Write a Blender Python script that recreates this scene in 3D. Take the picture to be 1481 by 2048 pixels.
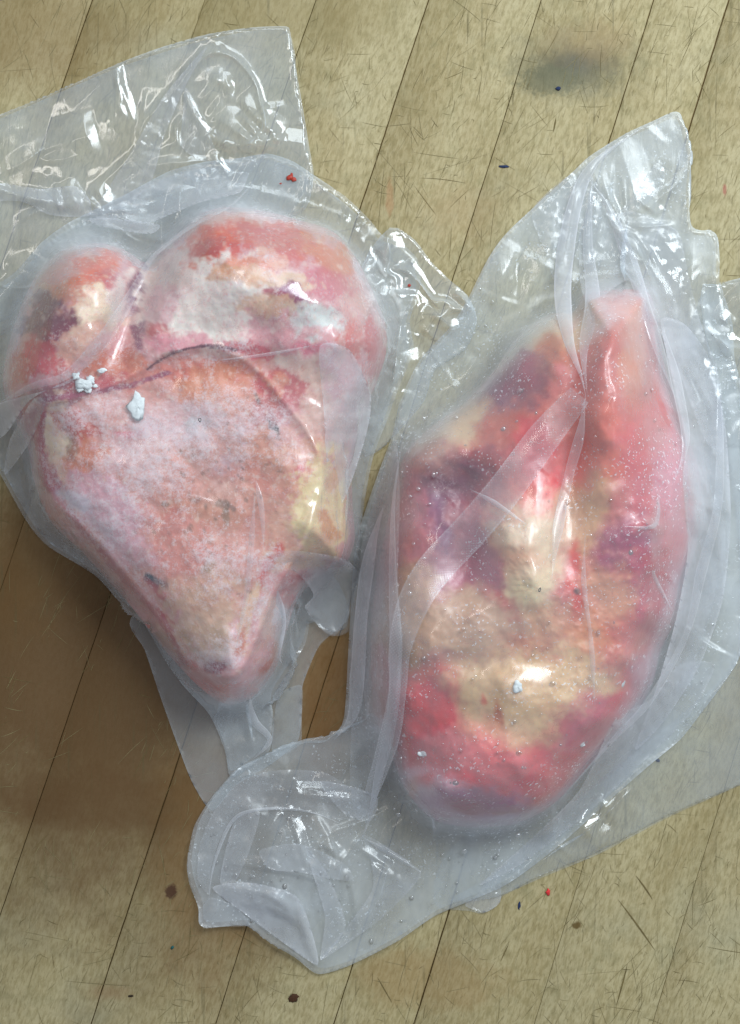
import bpy, math, random, time
import numpy as np
from math import radians, sin, cos, pi
T0 = time.time()
for o in list(bpy.data.objects): bpy.data.objects.remove(o)
scene = bpy.context.scene
C = scene.collection
# ------------------------------------------------------------------ camera, light, exposure
S = 0.0002            # metres per traced pixel on the board
H = 0.90              # camera height
cam = bpy.data.cameras.new('camera'); camo = bpy.data.objects.new('camera', cam); C.objects.link(camo)
camo.location = (0, 0, H); camo.rotation_euler = (0, 0, 0)
cam.sensor_fit = 'VERTICAL'; cam.angle = 2*math.atan(1024*S/H)
cam.clip_start = 0.01; cam.clip_end = 50
scene.camera = camo

world = bpy.data.worlds.new('World'); scene.world = world; world.use_nodes = True
wb = world.node_tree.nodes['Background']
wb.inputs[0].default_value = (0.80, 0.88, 1.0, 1); wb.inputs[1].default_value = 0.385

def area(name, loc, target, sx, sy, power, col):
    l = bpy.data.lights.new(name, 'AREA'); l.shape = 'RECTANGLE'; l.size = sx; l.size_y = sy
    l.energy = power; l.color = col
    o = bpy.data.objects.new(name, l); C.objects.link(o); o.location = loc
    from mathutils import Vector
    d = Vector(target) - Vector(loc); o.rotation_euler = d.to_track_quat('-Z', 'Y').to_euler()
    return o
area('window_light', (0.52, 0.50, 0.84), (0.0, 0.0, 0.0), 0.40, 0.50, 9.6, (0.86, 0.95, 1.0))
area('window_light', (0.02, 0.80, 0.95), (0.0, 0.1, 0.0), 0.36, 0.40, 2.8, (0.86, 0.95, 1.0))
area('ceiling_lamp', (-0.5, 0.55, 1.7), (0, 0, 0), 0.9, 0.12, 2.0, (1.0, 0.93, 0.84))
scene.view_settings.view_transform = 'Standard'; scene.view_settings.look = 'None'
scene.view_settings.gamma = 1; scene.view_settings.exposure = 0.0
cy = scene.cycles
cy.transparent_max_bounces = 32; cy.max_bounces = 10; cy.diffuse_bounces = 4; cy.glossy_bounces = 4; cy.transmission_bounces = 6
cy.use_denoising = True; cy.sample_clamp_indirect = 6; cy.caustics_reflective = False; cy.caustics_refractive = False

# ------------------------------------------------------------------ helpers
rng = np.random.default_rng(7); random.seed(7)
def to_world(px, py, z):
    px = np.asarray(px, float); py = np.asarray(py, float); z = np.asarray(z, float)
    k = 1 - z*S/H
    return np.stack([(px-740.5)*S*k, (1024-py)*S*k, z*S], -1)
def lin(c):
    c = np.asarray(c, float)/255.
    return np.where(c <= .04045, c/12.92, ((c+.055)/1.055)**2.4)
def sm(a, b, x):
    t = np.clip((x-a)/(b-a), 0, 1); return t*t*(3-2*t)
# fractal noise image over the traced domain
NX, NY, NS, NO = 640, 800, 4.0, 300.0
def noise_img(seed, beta, lo=0, hi=1e9):
    r = np.random.default_rng(seed)
    f = np.fft.fft2(r.standard_normal((NY, NX)))
    fy = np.fft.fftfreq(NY)[:, None]/NS; fx = np.fft.fftfreq(NX)[None]/NS
    k = np.sqrt(fx*fx+fy*fy); k[0, 0] = 1
    f = f*k**(-beta)*(k > lo)*(k < hi); f[0, 0] = 0
    g = np.fft.ifft2(f).real; return g/g.std()
def bil(img, x, y):
    ny, nx = img.shape[:2]
    x = np.clip(x, 0, nx-1.001); y = np.clip(y, 0, ny-1.001)
    i = x.astype(int); j = y.astype(int); u = x-i; v = y-j
    if img.ndim == 3: u = u[..., None]; v = v[..., None]
    return (img[j, i]*(1-u)+img[j, i+1]*u)*(1-v)+(img[j+1, i]*(1-u)+img[j+1, i+1]*u)*v
def nz(img, px, py): return bil(img, (np.asarray(px)+NO)/NS, (np.asarray(py)+NO)/NS)
N1 = noise_img(1, 1.6, 1/700); N2 = noise_img(2, 1.6, 1/700); N3 = noise_img(3, 1.2, 1/160); N4 = noise_img(4, .7, 1/50)
N5 = noise_img(5, 1.9, 1/300); N6 = noise_img(6, 1.9, 1/300)

def smooth_poly(pts, n, closed=True, k=0.5):
    """Catmull-Rom through pts, n samples per edge."""
    P = np.asarray(pts, float); m = len(P); out = []
    for i in range(m if closed else m-1):
        if closed: a, b, c, d = P[(i-1) % m], P[i], P[(i+1) % m], P[(i+2) % m]
        else: a, b, c, d = P[max(i-1, 0)], P[i], P[i+1], P[min(i+2, m-1)]
        for t in np.linspace(0, 1, n, endpoint=False):
            m1 = k*(c-a); m2 = k*(d-b)
            out.append((2*t**3-3*t**2+1)*b+(t**3-2*t**2+t)*m1+(-2*t**3+3*t**2)*c+(t**3-t**2)*m2)
    if not closed: out.append(P[-1])
    return np.array(out)
def seg_dist(X, Y, P, closed=True):
    """unsigned distance to polyline, closest point, and (if closed) inside test"""
    n = len(P); D = np.full(X.shape, 1e18); CX = np.zeros_like(X); CY = np.zeros_like(X)
    inside = np.zeros(X.shape, bool)
    for i in range(n if closed else n-1):
        a = P[i]; b = P[(i+1) % n]; d = b-a; L = d@d+1e-12
        t = np.clip(((X-a[0])*d[0]+(Y-a[1])*d[1])/L, 0, 1)
        qx = a[0]+t*d[0]; qy = a[1]+t*d[1]; dd = (X-qx)**2+(Y-qy)**2
        m = dd < D; D = np.where(m, dd, D); CX = np.where(m, qx, CX); CY = np.where(m, qy, CY)
        if closed:
            c = ((a[1] > Y) != (b[1] > Y)) & (X < (b[0]-a[0])*(Y-a[1])/((b[1]-a[1]) if b[1] != a[1] else 1e-9)+a[0])
            inside ^= c
    return np.sqrt(D), CX, CY, inside
def mesh_obj(name, V, F, mat, parent=None, smooth=True, attrs=None, uv=None):
    me = bpy.data.meshes.new(name)
    V = np.asarray(V, np.float32); F = np.asarray(F, np.int32)
    me.vertices.add(len(V)); me.vertices.foreach_set('co', V.ravel())
    k = F.shape[1]
    me.loops.add(F.size); me.loops.foreach_set('vertex_index', F.ravel())
    me.polygons.add(len(F)); me.polygons.foreach_set('loop_start', np.arange(0, F.size, k, dtype=np.int32))
    me.polygons.foreach_set('loop_total', np.full(len(F), k, np.int32))
    if smooth: me.polygons.foreach_set('use_smooth', np.ones(len(F), bool))
    me.update(calc_edges=True)
    for nm, a in (attrs or {}).items():
        if a.ndim == 2:
            at = me.color_attributes.new(nm, 'FLOAT_COLOR', 'POINT')
            at.data.foreach_set('color', np.concatenate([a, np.ones((len(a), 1))], 1).astype(np.float32).ravel())
        else:
            at = me.attributes.new(nm, 'FLOAT', 'POINT'); at.data.foreach_set('value', a.astype(np.float32))
    if uv is not None:
        l = me.uv_layers.new(name='uv'); l.data.foreach_set('uv', np.asarray(uv, np.float32)[F.ravel()].ravel())
    me.materials.append(mat)
    o = bpy.data.objects.new(name, me); C.objects.link(o)
    if parent: o.parent = parent
    return o
def empty(name, label, cat, group=None):
    o = bpy.data.objects.new(name, None); C.objects.link(o); o.empty_display_size = .02
    o['label'] = label; o['category'] = cat
    if group: o['group'] = group
    return o

# ------------------------------------------------------------------ materials
def new_mat(name):
    m = bpy.data.materials.new(name); m.use_nodes = True; nt = m.node_tree; nt.nodes.clear()
    out = nt.nodes.new('ShaderNodeOutputMaterial'); return m, nt, out
class G:
    def __init__(s, nt): s.nt = nt
    def n(s, typ, **kw):
        nd = s.nt.nodes.new(typ)
        for k, v in kw.items(): setattr(nd, k, v)
        return nd
    def l(s, a, b): s.nt.links.new(a, b)
    def m(s, op, a, b=None, c=None, clamp=False):
        nd = s.n('ShaderNodeMath', operation=op); nd.use_clamp = clamp
        for i, v in enumerate((a, b, c)):
            if v is None: continue
            if isinstance(v, (int, float)): nd.inputs[i].default_value = v
            else: s.l(v, nd.inputs[i])
        return nd.outputs[0]
    def mr(s, v, a, b, c=0., d=1., smooth=True):
        nd = s.n('ShaderNodeMapRange'); nd.interpolation_type = 'SMOOTHSTEP' if smooth else 'LINEAR'
        s.l(v, nd.inputs[0])
        for i, q in zip((1, 2, 3, 4), (a, b, c, d)): nd.inputs[i].default_value = q
        return nd.outputs[0]
    def noise(s, vec, scale, detail=4, rough=.55, dist=0.):
        nd = s.n('ShaderNodeTexNoise'); s.l(vec, nd.inputs['Vector'])
        nd.inputs['Scale'].default_value = scale; nd.inputs['Detail'].default_value = detail
        nd.inputs['Roughness'].default_value = rough; nd.inputs['Distortion'].default_value = dist
        return nd.outputs[0]
    def map(s, vec, loc=(0, 0, 0), rot=(0, 0, 0), scale=(1, 1, 1)):
        nd = s.n('ShaderNodeMapping'); s.l(vec, nd.inputs[0])
        nd.inputs[1].default_value = loc; nd.inputs[2].default_value = rot; nd.inputs[3].default_value = scale
        return nd.outputs[0]
    def mix(s, fac, a, b, mode='MIX'):
        nd = s.n('ShaderNodeMix', data_type='RGBA', blend_type=mode)
        if isinstance(fac, (int, float)): nd.inputs[0].default_value = fac
        else: s.l(fac, nd.inputs[0])
        for i, v in ((6, a), (7, b)):
            if isinstance(v, tuple): nd.inputs[i].default_value = (*v[:3], 1)
            else: s.l(v, nd.inputs[i])
        return nd.outputs[2]
    def bump(s, h, strength, dist, normal=None):
        nd = s.n('ShaderNodeBump'); s.l(h, nd.inputs['Height']); nd.inputs['Strength'].default_value = strength
        nd.inputs['Distance'].default_value = dist
        if normal: s.l(normal, nd.inputs['Normal'])
        return nd.outputs[0]
def L(*c): return tuple(float(v) for v in lin(c))

SEAM_ANG = math.atan2(-0.318, -1)   # seam direction
def mat_wood():
    m, nt, out = new_mat('maple_butcher_block'); g = G(nt)
    pos = g.n('ShaderNodeNewGeometry').outputs['Position']
    info = g.n('ShaderNodeObjectInfo')
    along = g.map(pos, rot=(0, 0, radians(17.6)))            # x across, y along grain
    cmb = g.n('ShaderNodeCombineXYZ'); g.l(g.m('MULTIPLY', info.outputs['Random'], 7.3), cmb.inputs[0]); g.l(g.m('MULTIPLY', info.outputs['Random'], 3.1), cmb.inputs[1])
    add = g.n('ShaderNodeVectorMath', operation='ADD'); g.l(along, add.inputs[0]); g.l(cmb.outputs[0], add.inputs[1]); av = add.outputs[0]
    grain = g.noise(g.map(av, scale=(1, .30, 1)), 700, 5, .65, .3)
    broad = g.noise(g.map(av, scale=(1, .40, 1)), 26, 4, .6, .8)
    fleck = g.noise(g.map(av, scale=(1, .22, 1)), 1300, 3, .6)
    mott = g.noise(pos, 9, 5, .6)
    mott2 = g.noise(pos, 70, 6, .7)
    mott3 = g.noise(pos, 260, 4, .65)
    col = g.mix(g.mr(broad, .3, .7), L(186, 173, 132), L(166, 149, 106))
    col = g.mix(g.mr(grain, .40, .68, 0, .55), col, L(138, 126, 84))
    col = g.mix(g.mr(grain, .60, .35, 0, .30), col, L(194, 184, 146))
    col = g.mix(g.mr(fleck, .54, .70, 0, .45), col, L(112, 98, 62))
    col = g.mix(g.mr(mott3, .50, .72, 0, .35), col, L(140, 130, 92))
    col = g.mix(g.mr(mott2, .50, .72, 0, .42), col, L(142, 136, 100))
    col = g.mix(g.mr(mott, .48, .72, 0, .35), col, L(140, 124, 84))
    col = g.mix(g.mr(g.noise(g.map(pos, loc=(3, 1, 0)), 14, 4, .6), .52, .75, 0, .35), col, L(158, 160, 138))
    tone = g.mr(info.outputs['Random'], 0, 1, .96, 1.04, False)
    mul = g.n('ShaderNodeVectorMath', operation='SCALE'); g.l(col, mul.inputs[0]); g.l(tone, mul.inputs[3]); col = mul.outputs[0]
    # stains with their own shape; the broad lower-left one also holds painted shade
    def stain_shade(px, py, rx, ry, c, amt, sc=60, edge=.35):
        nonlocal col
        x, y, _ = to_world(px, py, 0)
        v = g.map(pos, loc=(-x/(rx*S), -y/(ry*S), 0), scale=(1/(rx*S), 1/(ry*S), 0))
        ln = g.n('ShaderNodeVectorMath', operation='LENGTH'); g.l(v, ln.inputs[0])
        d = g.m('ADD', ln.outputs['Value'], g.m('MULTIPLY', g.m('SUBTRACT', g.noise(pos, sc, 6, .7), .5), 2.2))
        col = g.mix(g.mr(d, 1-edge, 1+edge, amt, 0), col, c)
    stain_shade(1150, 130, 105, 62, L(112, 108, 84), .6, 110, .7)
    stain_shade(1150, 128, 42, 20, L(72, 78, 78), .55, 300, .6)
    stain_shade(1150, 135, 80, 40, L(92, 90, 72), .5, 260, .4); stain_shade(1100, 160, 60, 30, L(104, 104, 80), .6, 500, .3)
    stain_shade(1185, 85, 80, 40, L(158, 130, 88), .35, 90, .7)
    stain_shade(920, 425, 60, 50, L(178, 150, 108), .28, 200, .9)
    stain_shade(60, 60, 230, 130, L(128, 104, 62), .6, 30, .8); stain_shade(500, 20, 300, 60, L(140, 124, 80), .5, 30, .8)
    stain_shade(330, 1600, 330, 60, L(92, 66, 34), .55, 30)
    stain_shade(180, 1360, 560, 480, L(92, 65, 34), .95, 9, .8)  # brown staining plus soft shade on the lower-left board, put into the colour
    stain_shade(420, 1750, 110, 230, L(116, 84, 46), .55, 26, .6)
    stain_shade(60, 1120, 120, 130, L(110, 80, 40), .5, 30, .6)
    stain_shade(660, 1400, 60, 200, L(120, 80, 36), .6, 30, .6)
    stain_shade(860, 1960, 120, 60, L(150, 118, 72), .4, 40)
    stain_shade(342, 1783, 12, 14, L(70, 42, 26), .9, 300)
    stain_shade(220, 1985, 34, 14, L(140, 104, 72), .35, 300, .8)
    stain_shade(588, 1997, 9, 8, L(52, 34, 20), 1., 300)
    stain_shade(1154, 1850, 9, 7, L(96, 74, 30), .9, 300)
    stain_shade(780, 395, 7, 40, L(180, 130, 90), .4, 100)
    stain_shade(1450, 380, 5, 12, L(160, 60, 60), .6, 100)
    # faint scratch families
    for i, (a, st) in enumerate(((20, .35), (62, .30), (-28, .32), (95, .22), (-66, .22), (40, .3))):
        v = g.map(pos, rot=(0, 0, radians(a)), loc=(i*.37, i*.21, 0), scale=(1, .035, 1))
        nn = g.noise(g.map(v, scale=(1, 1, 1)), 330, 3, .6)
        msk = g.mr(g.noise(pos, 16+3*i, 3, .6), .48, .62)
        col = g.mix(g.m('MULTIPLY', g.mr(nn, .60, .74, 0, st*1.5), msk), col, L(84, 78, 48))
    bh = g.m('ADD', g.m('MULTIPLY', grain, .6), g.m('MULTIPLY', g.noise(pos, 300, 4), .6))
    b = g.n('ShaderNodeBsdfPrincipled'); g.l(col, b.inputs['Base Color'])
    g.l(g.mr(mott2, .3, .7, .48, .68), b.inputs['Roughness']); b.inputs['Specular IOR Level'].default_value = .3
    g.l(g.bump(bh, .35, .0006), b.inputs['Normal'])
    g.l(b.outputs[0], out.inputs[0]); return m
def mat_flat(name, c, rough=.6, spec=.4, noise_amt=.25, scale=800):
    m, nt, out = new_mat(name); g = G(nt)
    pos = g.n('ShaderNodeNewGeometry').outputs['Position']
    n = g.noise(pos, scale, 4)
    col = g.mix(g.mr(n, .3, .7, 0, noise_amt), tuple(c), tuple(v*.5 for v in c))
    b = g.n('ShaderNodeBsdfPrincipled'); g.l(col, b.inputs['Base Color']); b.inputs['Roughness'].default_value = rough
    b.inputs['Specular IOR Level'].default_value = spec; g.l(g.bump(n, .4, .0004), b.inputs['Normal'])
    g.l(b.outputs[0], out.inputs[0]); return m
def mat_meat(name, frost, bump=.5, mot=1.):
    m, nt, out = new_mat(name); g = G(nt)
    pos = g.n('ShaderNodeNewGeometry').outputs['Position']
    a = g.n('ShaderNodeAttribute', attribute_name='col'); col = a.outputs['Color']
    fr = g.n('ShaderNodeAttribute', attribute_name='frost').outputs['Fac']
    n1 = g.noise(pos, 90, 6, .65); n2 = g.noise(pos, 420, 5, .7); n3 = g.noise(pos, 1500, 3, .7)
    vein = g.noise(pos, 60, 5, .6, 1.5)
    col = g.mix(g.mr(n1, .4, .7, 0, .22*mot), col, g.mix(1., col, L(236, 160, 156), 'MULTIPLY'))
    col = g.mix(g.mr(n2, .52, .72, 0, .34*mot), col, L(236, 208, 198))
    col = g.mix(g.m('MULTIPLY', g.mr(g.m('ABSOLUTE', g.m('SUBTRACT', vein, .5)), 0, .012, .35, 0), g.mr(n1, .45, .6)), col, L(170, 50, 66))
    cr = g.m('ADD', g.m('MULTIPLY', n2, .55), g.m('MULTIPLY', n3, .55))
    thr = g.m('SUBTRACT', .80, g.m('MULTIPLY', fr, .50))
    fa = g.m('MULTIPLY', g.m('SUBTRACT', g.m('ADD', cr, g.m('MULTIPLY', g.m('SUBTRACT', n1, .5), .5)), thr), 5., clamp=True)
    col = g.mix(g.m('MULTIPLY', fa, frost), col, L(236, 222, 226))
    h = g.m('ADD', g.m('ADD', g.m('MULTIPLY', n1, 1.6), g.m('MULTIPLY', n2, .5)), g.m('MULTIPLY', n3, .16))
    b = g.n('ShaderNodeBsdfPrincipled'); g.l(col, b.inputs['Base Color'])
    g.l(g.mr(fa, 0, 1, .42, .85), b.inputs['Roughness'])
    b.inputs['Subsurface Weight'].default_value = .12; b.inputs['Subsurface Radius'].default_value = (1, .35, .25); b.inputs['Subsurface Scale'].default_value = .004
    g.l(g.bump(h, bump, .0012), b.inputs['Normal'])
    g.l(b.outputs[0], out.inputs[0]); return m
def mat_film(name, milk=.20, gloss=1.0, rough=.11, crink=.6, tint=(.88, .95, 1.0), dots=False, specks=0.):
    m, nt, out = new_mat(name); g = G(nt); gloss = gloss*.8
    geo = g.n('ShaderNodeNewGeometry'); pos = geo.outputs['Position']
    n1 = g.noise(pos, 55, 3, .5, .4); n2 = g.noise(g.map(pos, rot=(0, 0, .5), scale=(1, .35, 1)), 170, 3, .55, .8); n3 = g.noise(pos, 900, 2, .5)
    ridge = g.m('ABSOLUTE', g.m('SUBTRACT', n2, .5))
    h = g.m('ADD', g.m('MULTIPLY', n1, .9), g.m('MULTIPLY', ridge, -.55)); h = g.m('ADD', h, g.m('MULTIPLY', n3, .02))
    if dots:
        uv = g.n('ShaderNodeUVMap').outputs[0]
        vv = g.map(uv, scale=(1, 1, 0)); sp = g.n('ShaderNodeSeparateXYZ'); g.l(vv, sp.inputs[0])
        d = g.m('MULTIPLY', g.m('SINE', g.m('MULTIPLY', sp.outputs[0], 2*pi/7.)), g.m('SINE', g.m('MULTIPLY', sp.outputs[1], 2*pi/7.)))
        h = g.m('ADD', h, g.m('MULTIPLY', d, .10))
    nrm = g.bump(h, crink, .0016)
    dot = g.n('ShaderNodeVectorMath', operation='DOT_PRODUCT'); g.l(nrm, dot.inputs[0]); g.l(geo.outputs['Incoming'], dot.inputs[1])
    c = g.m('MAXIMUM', g.m('ABSOLUTE', dot.outputs['Value']), .16)
    am = g.n('ShaderNodeAttribute', attribute_name='milk').outputs['Fac']
    pat = g.mr(g.noise(pos, 38, 4, .6), .3, .7, .75, 1.3)
    t = g.m('MULTIPLY', g.m('MULTIPLY', am, milk), pat)
    if dots: t = g.m('MULTIPLY', t, g.mr(d, .2, .8, .85, 1.5))
    if specks:   # fine frost and condensation clinging to the film
        sp1 = g.m('MULTIPLY', g.mr(g.noise(pos, 900, 2, .5), .61, .68), g.mr(g.noise(pos, 42, 4, .6), .46, .62))
        sp2 = g.m('MULTIPLY', g.mr(g.noise(pos, 420, 3, .6), .61, .69), g.mr(g.noise(pos, 30, 4, .6, .5), .52, .66))
        t = g.m('ADD', t, g.m('MULTIPLY', g.m('ADD', sp1, g.m('MULTIPLY', sp2, .6)), specks))
    fac = g.m('SUBTRACT', 1, g.m('POWER', math.e, g.m('MULTIPLY', g.m('DIVIDE', t, c), -1)))
    tr = g.n('ShaderNodeBsdfTransparent'); tr.inputs[0].default_value = (.97, .98, .985, 1)
    df = g.n('ShaderNodeBsdfDiffuse'); df.inputs[0].default_value = (*tint, 1); g.l(nrm, df.inputs['Normal'])
    tl = g.n('ShaderNodeBsdfTranslucent'); tl.inputs[0].default_value = (*tint, 1); g.l(nrm, tl.inputs['Normal'])
    mb = g.n('ShaderNodeMixShader'); mb.inputs[0].default_value = .22; g.l(df.outputs[0], mb.inputs[1]); g.l(tl.outputs[0], mb.inputs[2])
    m1 = g.n('ShaderNodeMixShader'); g.l(fac, m1.inputs[0]); g.l(tr.outputs[0], m1.inputs[1]); g.l(mb.outputs[0], m1.inputs[2])
    gl = g.n('ShaderNodeBsdfGlossy'); gl.inputs[0].default_value = (1, 1, 1, 1); g.l(nrm, gl.inputs['Normal'])
    g.l(g.mr(g.noise(pos, 70, 3), .35, .65, rough*.6, rough*2.0), gl.inputs['Roughness'])
    schlick = g.m('ADD', .04, g.m('MULTIPLY', .96, g.m('POWER', g.m('SUBTRACT', 1, c), 5)))
    ff = g.m('MULTIPLY', schlick, 1.9*gloss, clamp=True)
    m2 = g.n('ShaderNodeMixShader'); g.l(ff, m2.inputs[0]); g.l(m1.outputs[0], m2.inputs[1]); g.l(gl.outputs[0], m2.inputs[2])
    g.l(m2.outputs[0], out.inputs[0]); return m
def mat_water():
    m, nt, out = new_mat('water_bead'); g = G(nt)
    tr = g.n('ShaderNodeBsdfTransparent'); gl = g.n('ShaderNodeBsdfGlossy'); gl.inputs['Roughness'].default_value = .03
    df = g.n('ShaderNodeBsdfDiffuse'); df.inputs[0].default_value = (.85, .88, .92, 1)
    fr = g.n('ShaderNodeLayerWeight'); fr.inputs[0].default_value = .55
    mx = g.n('ShaderNodeMixShader'); mx.inputs[0].default_value = .12; g.l(tr.outputs[0], mx.inputs[1]); g.l(df.outputs[0], mx.inputs[2])
    m2 = g.n('ShaderNodeMixShader'); g.l(fr.outputs['Fresnel'], m2.inputs[0]); g.l(mx.outputs[0], m2.inputs[1]); g.l(gl.outputs[0], m2.inputs[2])
    g.l(m2.outputs[0], out.inputs[0]); return m

M_wood = mat_wood(); M_seam = mat_flat('seam_grime', L(104, 84, 52), .8, .2); M_cut = mat_flat('cut_grime', L(118, 104, 66), .8, .2, .6, 200)
M_cut2 = mat_flat('cut_faint', L(142, 130, 92), .8, .2, .6, 200)
M_meatL = mat_meat('frosted_bone', .66, .34, 1.3); M_meatR = mat_meat('moist_bone', .3, .06, .35)
M_film = mat_film('film_pouch', .17, .75, .17, .24, specks=.8)
M_film_tight = mat_film('film_tight', .12, .9, .16, .22, specks=.15)
M_under = mat_film('film_under', .16, .5, .16, .25)
M_clear = mat_film('film_flap', .16, 1.2, .10, .10)
M_fold = mat_film('film_fold', .34, .7, .16, .22, (.92, .93, .98))
M_dots = mat_film('film_embossed', .34, .9, .2, .12, (.92, .93, .98), True)
M_water = mat_water()
M_ice = mat_flat('ice', (.78, .83, .84), .7, .4, .35, 900)

# ------------------------------------------------------------------ butcher block
table = bpy.data.objects.new('table_top', None); C.objects.link(table); table['kind'] = 'structure'
table['label'] = 'worn maple butcher block table top with knife scratches'
SE = [(-560, -1260, .4), (-300, -985, .4), (-60, -760, .4), (185, -520, 1.5), (410, -300, .3), (632, -75, 1.1), (858, 182, 1.9), (1083, 432, 1.3), (1308, 668, 1.7), (1458, 829, 2.6), (1700, 1069, .5), (1930, 1305, .5), (2160, 1540, .4), (2400, 1790, .4), (2640, 2040, .4)]
def seam_x(i, y, w):
    a, b, _ = SE[i]; return a+(b-a)*y/2048. + w*.35*nz(N5, 300+i*97+0*y, np.clip(y, -200, 2600)*.6)
def plank(i):
    ys = np.linspace(-260, 2300, 160)
    wl, wr = SE[i][2]*.5, SE[i+1][2]*.5
    xl = seam_x(i, ys, 1.0)+wl*(1+.22*nz(N4, 500+i*50+0*ys, ys*.8)); xr = seam_x(i+1, ys, 1.0)-wr*(1+.22*nz(N4, 530+i*50+0*ys, ys*.8))
    lo = random.uniform(-.5, .0)
    cols = [(xl, -140), (xl, -1.2+lo), (xl+1.2, lo-.1), ((xl+xr)/2, lo*.6), (xr-1.2, lo-.1), (xr, -1.2+lo), (xr, -140)]
    V = np.concatenate([to_world(c[0], ys, np.full_like(ys, c[1])) for c in cols])
    n = len(ys); F = [[k*n+j, (k)*n+j+1, (k+1)*n+j+1, (k+1)*n+j] for k in range(len(cols)-1) for j in range(n-1)]
    F += [[0, n, 5*n, 6*n], [n, 2*n, 4*n, 5*n]]
    return mesh_obj('plank', V, F, M_wood, table, smooth=False)
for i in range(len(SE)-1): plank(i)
def box_mesh(name, x0, x1, y0, y1, z0, z1, mat, parent):
    V = np.concatenate([to_world(np.array([x0, x1, x1, x0]), np.array([y0, y0, y1, y1]), np.full(4, z)) for z in (z0, z1)])
    return mesh_obj(name, V, [[0, 1, 2, 3], [7, 6, 5, 4], [0, 4, 5, 1], [1, 5, 6, 2], [2, 6, 7, 3], [3, 7, 4, 0]], mat, parent, smooth=False)
gl_ = box_mesh('glue_line', -900, 2600, -259, 2299, -138, -4.5, M_seam, table)
# knife cuts: shallow scored lines, one mass
def strips(name, items, mat, zoff):
    V = []; F = []
    for (x, y, L_, a, w, cv) in items:
        n = 6; base = len(V)
        for k in range(n):
            t = k/(n-1)-.5; px = x+cos(a)*L_*t-sin(a)*cv*(t*t); py = y+sin(a)*L_*t+cos(a)*cv*(t*t)
            ww = w*(1-abs(2*t)**2.)*.5+.06
            V += [to_world(px-sin(a)*ww, py+cos(a)*ww, zoff), to_world(px+sin(a)*ww, py-cos(a)*ww, zoff)]
        F += [[base+2*k, base+2*k+2, base+2*k+3, base+2*k+1] for k in range(n-1)]
    o = mesh_obj(name, V, F, mat, table, smooth=False); o['kind'] = 'stuff'; return o
it = []; it2 = []
for k in range(6500):
    x = random.uniform(-100, 1600); y = random.uniform(-100, 2150)
    dens = .5+.35*float(nz(N1, x, y))
    if y > 1650 or y < 700: dens += .35
    if x < 300 and y > 1200: dens -= .2
    if random.random() > dens: continue
    fam = random.random()
    a = radians(random.gauss(108, 16)) if fam < .5 else (radians(random.gauss(128, 14)) if fam < .78 else (radians(random.gauss(5, 10)) if fam < .9 else radians(random.gauss(55, 12))))
    Ln = random.expovariate(1/26)+7
    (it if random.random() < .16 else it2).append((x, y, min(Ln, 190), a, random.uniform(.2, .95), random.gauss(0, 5)))
for q in ((1290, 1775, 60, radians(55), 3, 4), (1275, 1850, 130, radians(54), 3, 4), (1245, 1970, 90, radians(105), 3, 3), (1010, 1905, 40, radians(115), 2.5, 0), (912, 350, 8, 0, 1, 0), (1110, 250, 30, radians(100), 3, 0), (770, 1980, 60, radians(60), 2, 0), (300, 900, 90, radians(12), 2, 3)):
    it.append(q)
strips('knife_cuts', it, M_cut, .35); strips('knife_cuts', it2, M_cut2, .28)
print('board', time.time()-T0)

# ------------------------------------------------------------------ bones
def bone_height(outline, Hm, w, p, bumps, X, Y, rough=6):
    D, _, _, ins = seg_dist(X, Y, outline); D = np.where(ins, D, 0)
    t = np.clip(D/w, 0, 1)
    z = Hm*(1-(1-t)**p)**(1/p)
    for (cx, cy_, rx, ry, a, h) in bumps:
        a = radians(a); dx = X-cx; dy = Y-cy_
        u = (dx*cos(a)+dy*sin(a))/rx; v = (-dx*sin(a)+dy*cos(a))/ry
        z = z+h*np.exp(-(u*u+v*v))*sm(0, .5, t)
    z = z+rough*(nz(N5, X, Y)*.8)*sm(.0, .35, t)
    return np.where(ins, np.maximum(z, 0), 0), ins
def paint(X, Y, base, blobs, seed=0, sat=1.06, sk=.8):
    col = np.tile(lin(base), (len(X), 1)); A = nz(N3, X, Y); B = nz(N5, X, Y); Cn = nz(N4, X, Y)
    wx = nz(N5, X+37, Y)*12+nz(N3, X, Y+11)*5; wy = nz(N6, X, Y+51)*14+nz(N3, X+90, Y)*5
    for b in blobs:
        (cx, cy_, rx, ry, a, c, amt) = b[:7]; soft = b[7] if len(b) > 7 else .45
        a = radians(a); k = min(1, min(rx, ry)/35.)
        dx = X+wx*k-cx; dy = Y+wy*k-cy_
        u = (dx*cos(a)+dy*sin(a))/rx; v = (-dx*sin(a)+dy*cos(a))/ry
        d = np.sqrt(u*u+v*v)+(.13*A+.10*Cn)*(1 if sk < .8 else .45)
        w = (1-sm(1-soft*sk, 1+soft*sk, d))*amt
        col = col*(1-w[:, None])+lin(c)*w[:, None]
    if sk < .8:   # torn fat and blood flecks at a smaller scale
        r_ = np.random.default_rng(5); F1 = nz(N4, X*1.6+200, Y*1.6); F2 = nz(N4, X*.9, Y*.9+300)
        w = sm(.9, 1.8, F1)[:, None]*.45; col = col*(1-w)+(col*np.array([.82, .45, .5]))*w
        w = sm(.8, 1.9, F2)[:, None]*.5; col = col*(1-w)+lin((240, 214, 200))*w
    lum = (col@np.array([.3, .55, .15]))[:, None]
    return np.clip(lum*.97+(col-lum)*sat, .004, .95)
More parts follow.
